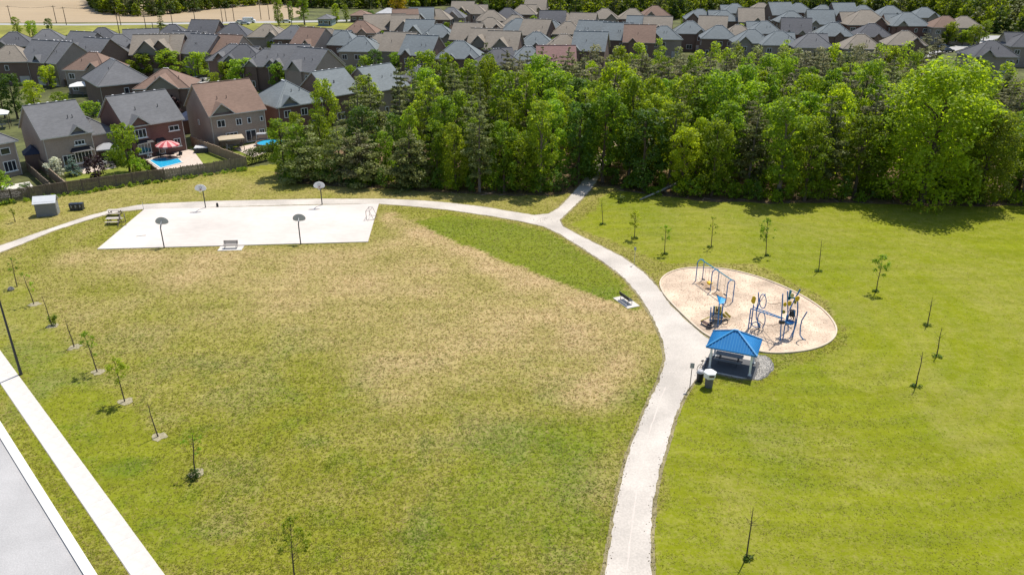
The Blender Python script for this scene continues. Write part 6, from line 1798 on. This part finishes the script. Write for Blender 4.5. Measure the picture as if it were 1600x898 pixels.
bl = thing("balance_pole", "single curved blue pole at the climbing frame's right side", "play structure", cpp)
MB().tube([Vector((0, 0, 0)), V(1252.5, 527, cpp.y) - Vector((cpp.x, cpp.y, 0)), V(1250, 523, cpp.y) - Vector((cpp.x, cpp.y, 0)), V(1250.6, 510, cpp.y) - Vector((cpp.x, cpp.y, 0)), V(1253, 500, cpp.y) - Vector((cpp.x, cpp.y, 0)), V(1261, 487, cpp.y) - Vector((cpp.x, cpp.y, 0))], .06, 8).build("pole", M_blue, bl)
MB().lathe((0, 0, 0), [(.22, 0), (.22, .05), (.08, .1)], 10).build("foot", M_dark, bl)

# ---------------------------------------------------------------- saplings
SAP = [  # base, top, leafiness 0-3, soil ring, label
 ((24, 347), (18, 327), 1, 0, "thin young tree near the shed, farthest left of the row"),
 ((27, 448), (17, 405), 1, 0, "lanky young tree by the left edge, its few leaves on top"),
 ((53, 475), (35, 427), 1, 1, "young tree with sparse leaves in a pale soil ring, left row"),
 ((81, 509), (65, 461), 4, 1, "young tree with a dense leafy clump only at its foot"),
 ((116, 542), (101, 497), 0, 1, "bare young tree in the largest pale soil ring"),
 ((152, 581), (131, 521), 2, 1, "young tree with leafy top in a soil ring, right of the bare one"),
 ((195, 627), (178, 563), 3, 1, "leafiest young tree of the left row, above the pavement"),
 ((247, 682), (230, 628), 0, 1, "bare twig-like young tree in the lower left row"),
 ((305, 739), (300, 677), 1, 1, "young tree with three leaf tufts above a dark bush, lower left"),
 ((462, 916), (454, 812), 3, 0, "leafy young tree cut by the picture's bottom edge"),
 ((942, 351), (940, 313), 0, 0, "thin bare young tree right of the path's fork"),
 ((991, 373), (993, 331), 3, 0, "leafy young tree, leftmost of those above the playground"),
 ((1038, 397), (1040, 354), 2, 0, "small leafy young tree above the playground's left end"),
 ((1111, 387), (1114, 341), 1, 0, "slim young tree with few leaves above the swing set"),
 ((1196.5, 400), (1200, 342), 3, 0, "largest leafy young tree on the right lawn"),
 ((1279, 424), (1284, 375), 0, 0, "bare young tree above the playground's right end"),
 ((1369, 456), (1379, 400), 3, 0, "leafy young tree alone on the right lawn, farthest right with leaves"),
 ((1449, 508), (1457, 464), 0, 0, "upper of three bare young trees on the right lawn"),
 ((1463, 557), (1472, 511), 0, 0, "middle of three bare young trees on the right lawn, nearest the right edge"),
 ((1431, 604), (1442, 549), 0, 0, "lower of three bare young trees on the right lawn"),
 ((1166, 872), (1177, 792), 0, 0, "bare young tree near the bottom, right of the path"),
]
for i, (b, tp, lf, ring, lab) in enumerate(SAP):
    p = G(*b); q = V(tp[0], tp[1], p.y) - Vector((p.x, p.y, 0)); h = q.z
    rr = random.Random(300 + i)
    t = thing("sapling", lab, "sapling", p, 0, "staked young trees in the park")
    if ring:
        n = 14; o_ = [(p.x + rr.uniform(.4, .7) * math.cos(6.283 * k / n) + .1, p.y + rr.uniform(.4, .7) * math.sin(6.283 * k / n)) for k in range(n)]
        o_ = [(q_.x, q_.y) for q_ in densify([Vector((a_, b_, 0)) for a_, b_ in o_], .16, .09)]
        structure(MB().prism(o_, 0.0, .03).build("soil_ring", mat("ring_soil", (.29, .255, .165), .95, .3, 5, .5)))
    tm = MB()
    pts = [Vector((0, 0, 0)), Vector((q.x * .25 + rr.uniform(-.04, .04), 0, h * .3)), Vector((q.x * .6 + rr.uniform(-.05, .05), 0, h * .65)), Vector((q.x, q.y, h))]
    tm.tube(pts, [.055, .045, .034, .014], 6)
    cen_, rad_ = [], []
    if lf == 4: cen_ = [Vector((rr.uniform(-.3, .4), rr.uniform(-.3, .3), rr.uniform(.2, .95))) for _ in range(9)]; rad_ = [(.28, .28, .26)] * 9
    else:
        nb = (6, 9, 16, 26)[lf]
        for k in range(nb):
            f = rr.uniform(.12, .98); s = pts[1].lerp(pts[3], f)
            a = rr.uniform(0, 6.28); l = math.sin((f * .8 + .2) * math.pi) * h * rr.uniform(.10, .20) + .08
            e = s + Vector((math.cos(a) * l, math.sin(a) * l, l * rr.uniform(.5, 1.1)))
            tm.tube([s, e], [.014, .006], 4)
            if lf: cen_.append(e); rad_.append((.14 + .05 * lf, .14 + .05 * lf, .14 + .05 * lf))
        if lf: cen_.append(q); rad_.append((.16, .16, .2))
    tm.build("trunk", M_bark, t)
    if cen_:
        V4, F4 = leaf_cards(cen_, rad_, (0, 170, 520, 900, 500)[lf], .15, 500 + i, shell=(.1, 1.0)); link("crown", np_mesh("crown", V4, F4, L_broad if lf == 4 or i in (12, 14, 16) else L_sap), t)
    if i >= 10:   # low clump of dark leaf cards round each stem
        cg = [Vector((p.x + rr.uniform(-.35, .35), p.y + rr.uniform(-.25, .25), .1)) for _ in range(6)]
        V4, F4 = leaf_cards(cg, [(.22, .22, .16)] * 6, 160, .14, 800 + i); o = link("stem_clump", np_mesh("stem_clump", V4, F4, L_dark)); o["kind"] = "stuff"
p = G(17.5, 453)
o = MB().lathe((0, 0, 0), [(.34, 0), (.38, .16), (.22, .34), (.05, .42)], 8, sy=.8).build("boulder", M_rock, None, p); tag(o, "lone pale boulder on the grass by the left edge", "boulder")
p = G(303, 747); tree('shrub', p.x, p.y, .7, "small dark bush at the foot of a young tree, lower left", None, wide=1.2, v=1)
p = G(1005, 315); tree('shrub', p.x - 3.2, p.y - .3, 1.0, "small dark bush at the wood's edge right of the path mouth", None, wide=1.3, v=1)
# rough growth along the foot of the park fence
it = []
for k in range(130):
    t = rng.random(); a = G(-40, 325).lerp(G(384, 264.5), t); it.append((a.x + rng.uniform(-.3, .6), a.y - rng.uniform(.2, .7), rng.uniform(.15, .75) ** 1.3, rng.uniform(.2, .65), rng.choice((0, 0, 1, 2, 2))))
joined_cards("fence_weeds", it, 60, .2, LM, 5100)
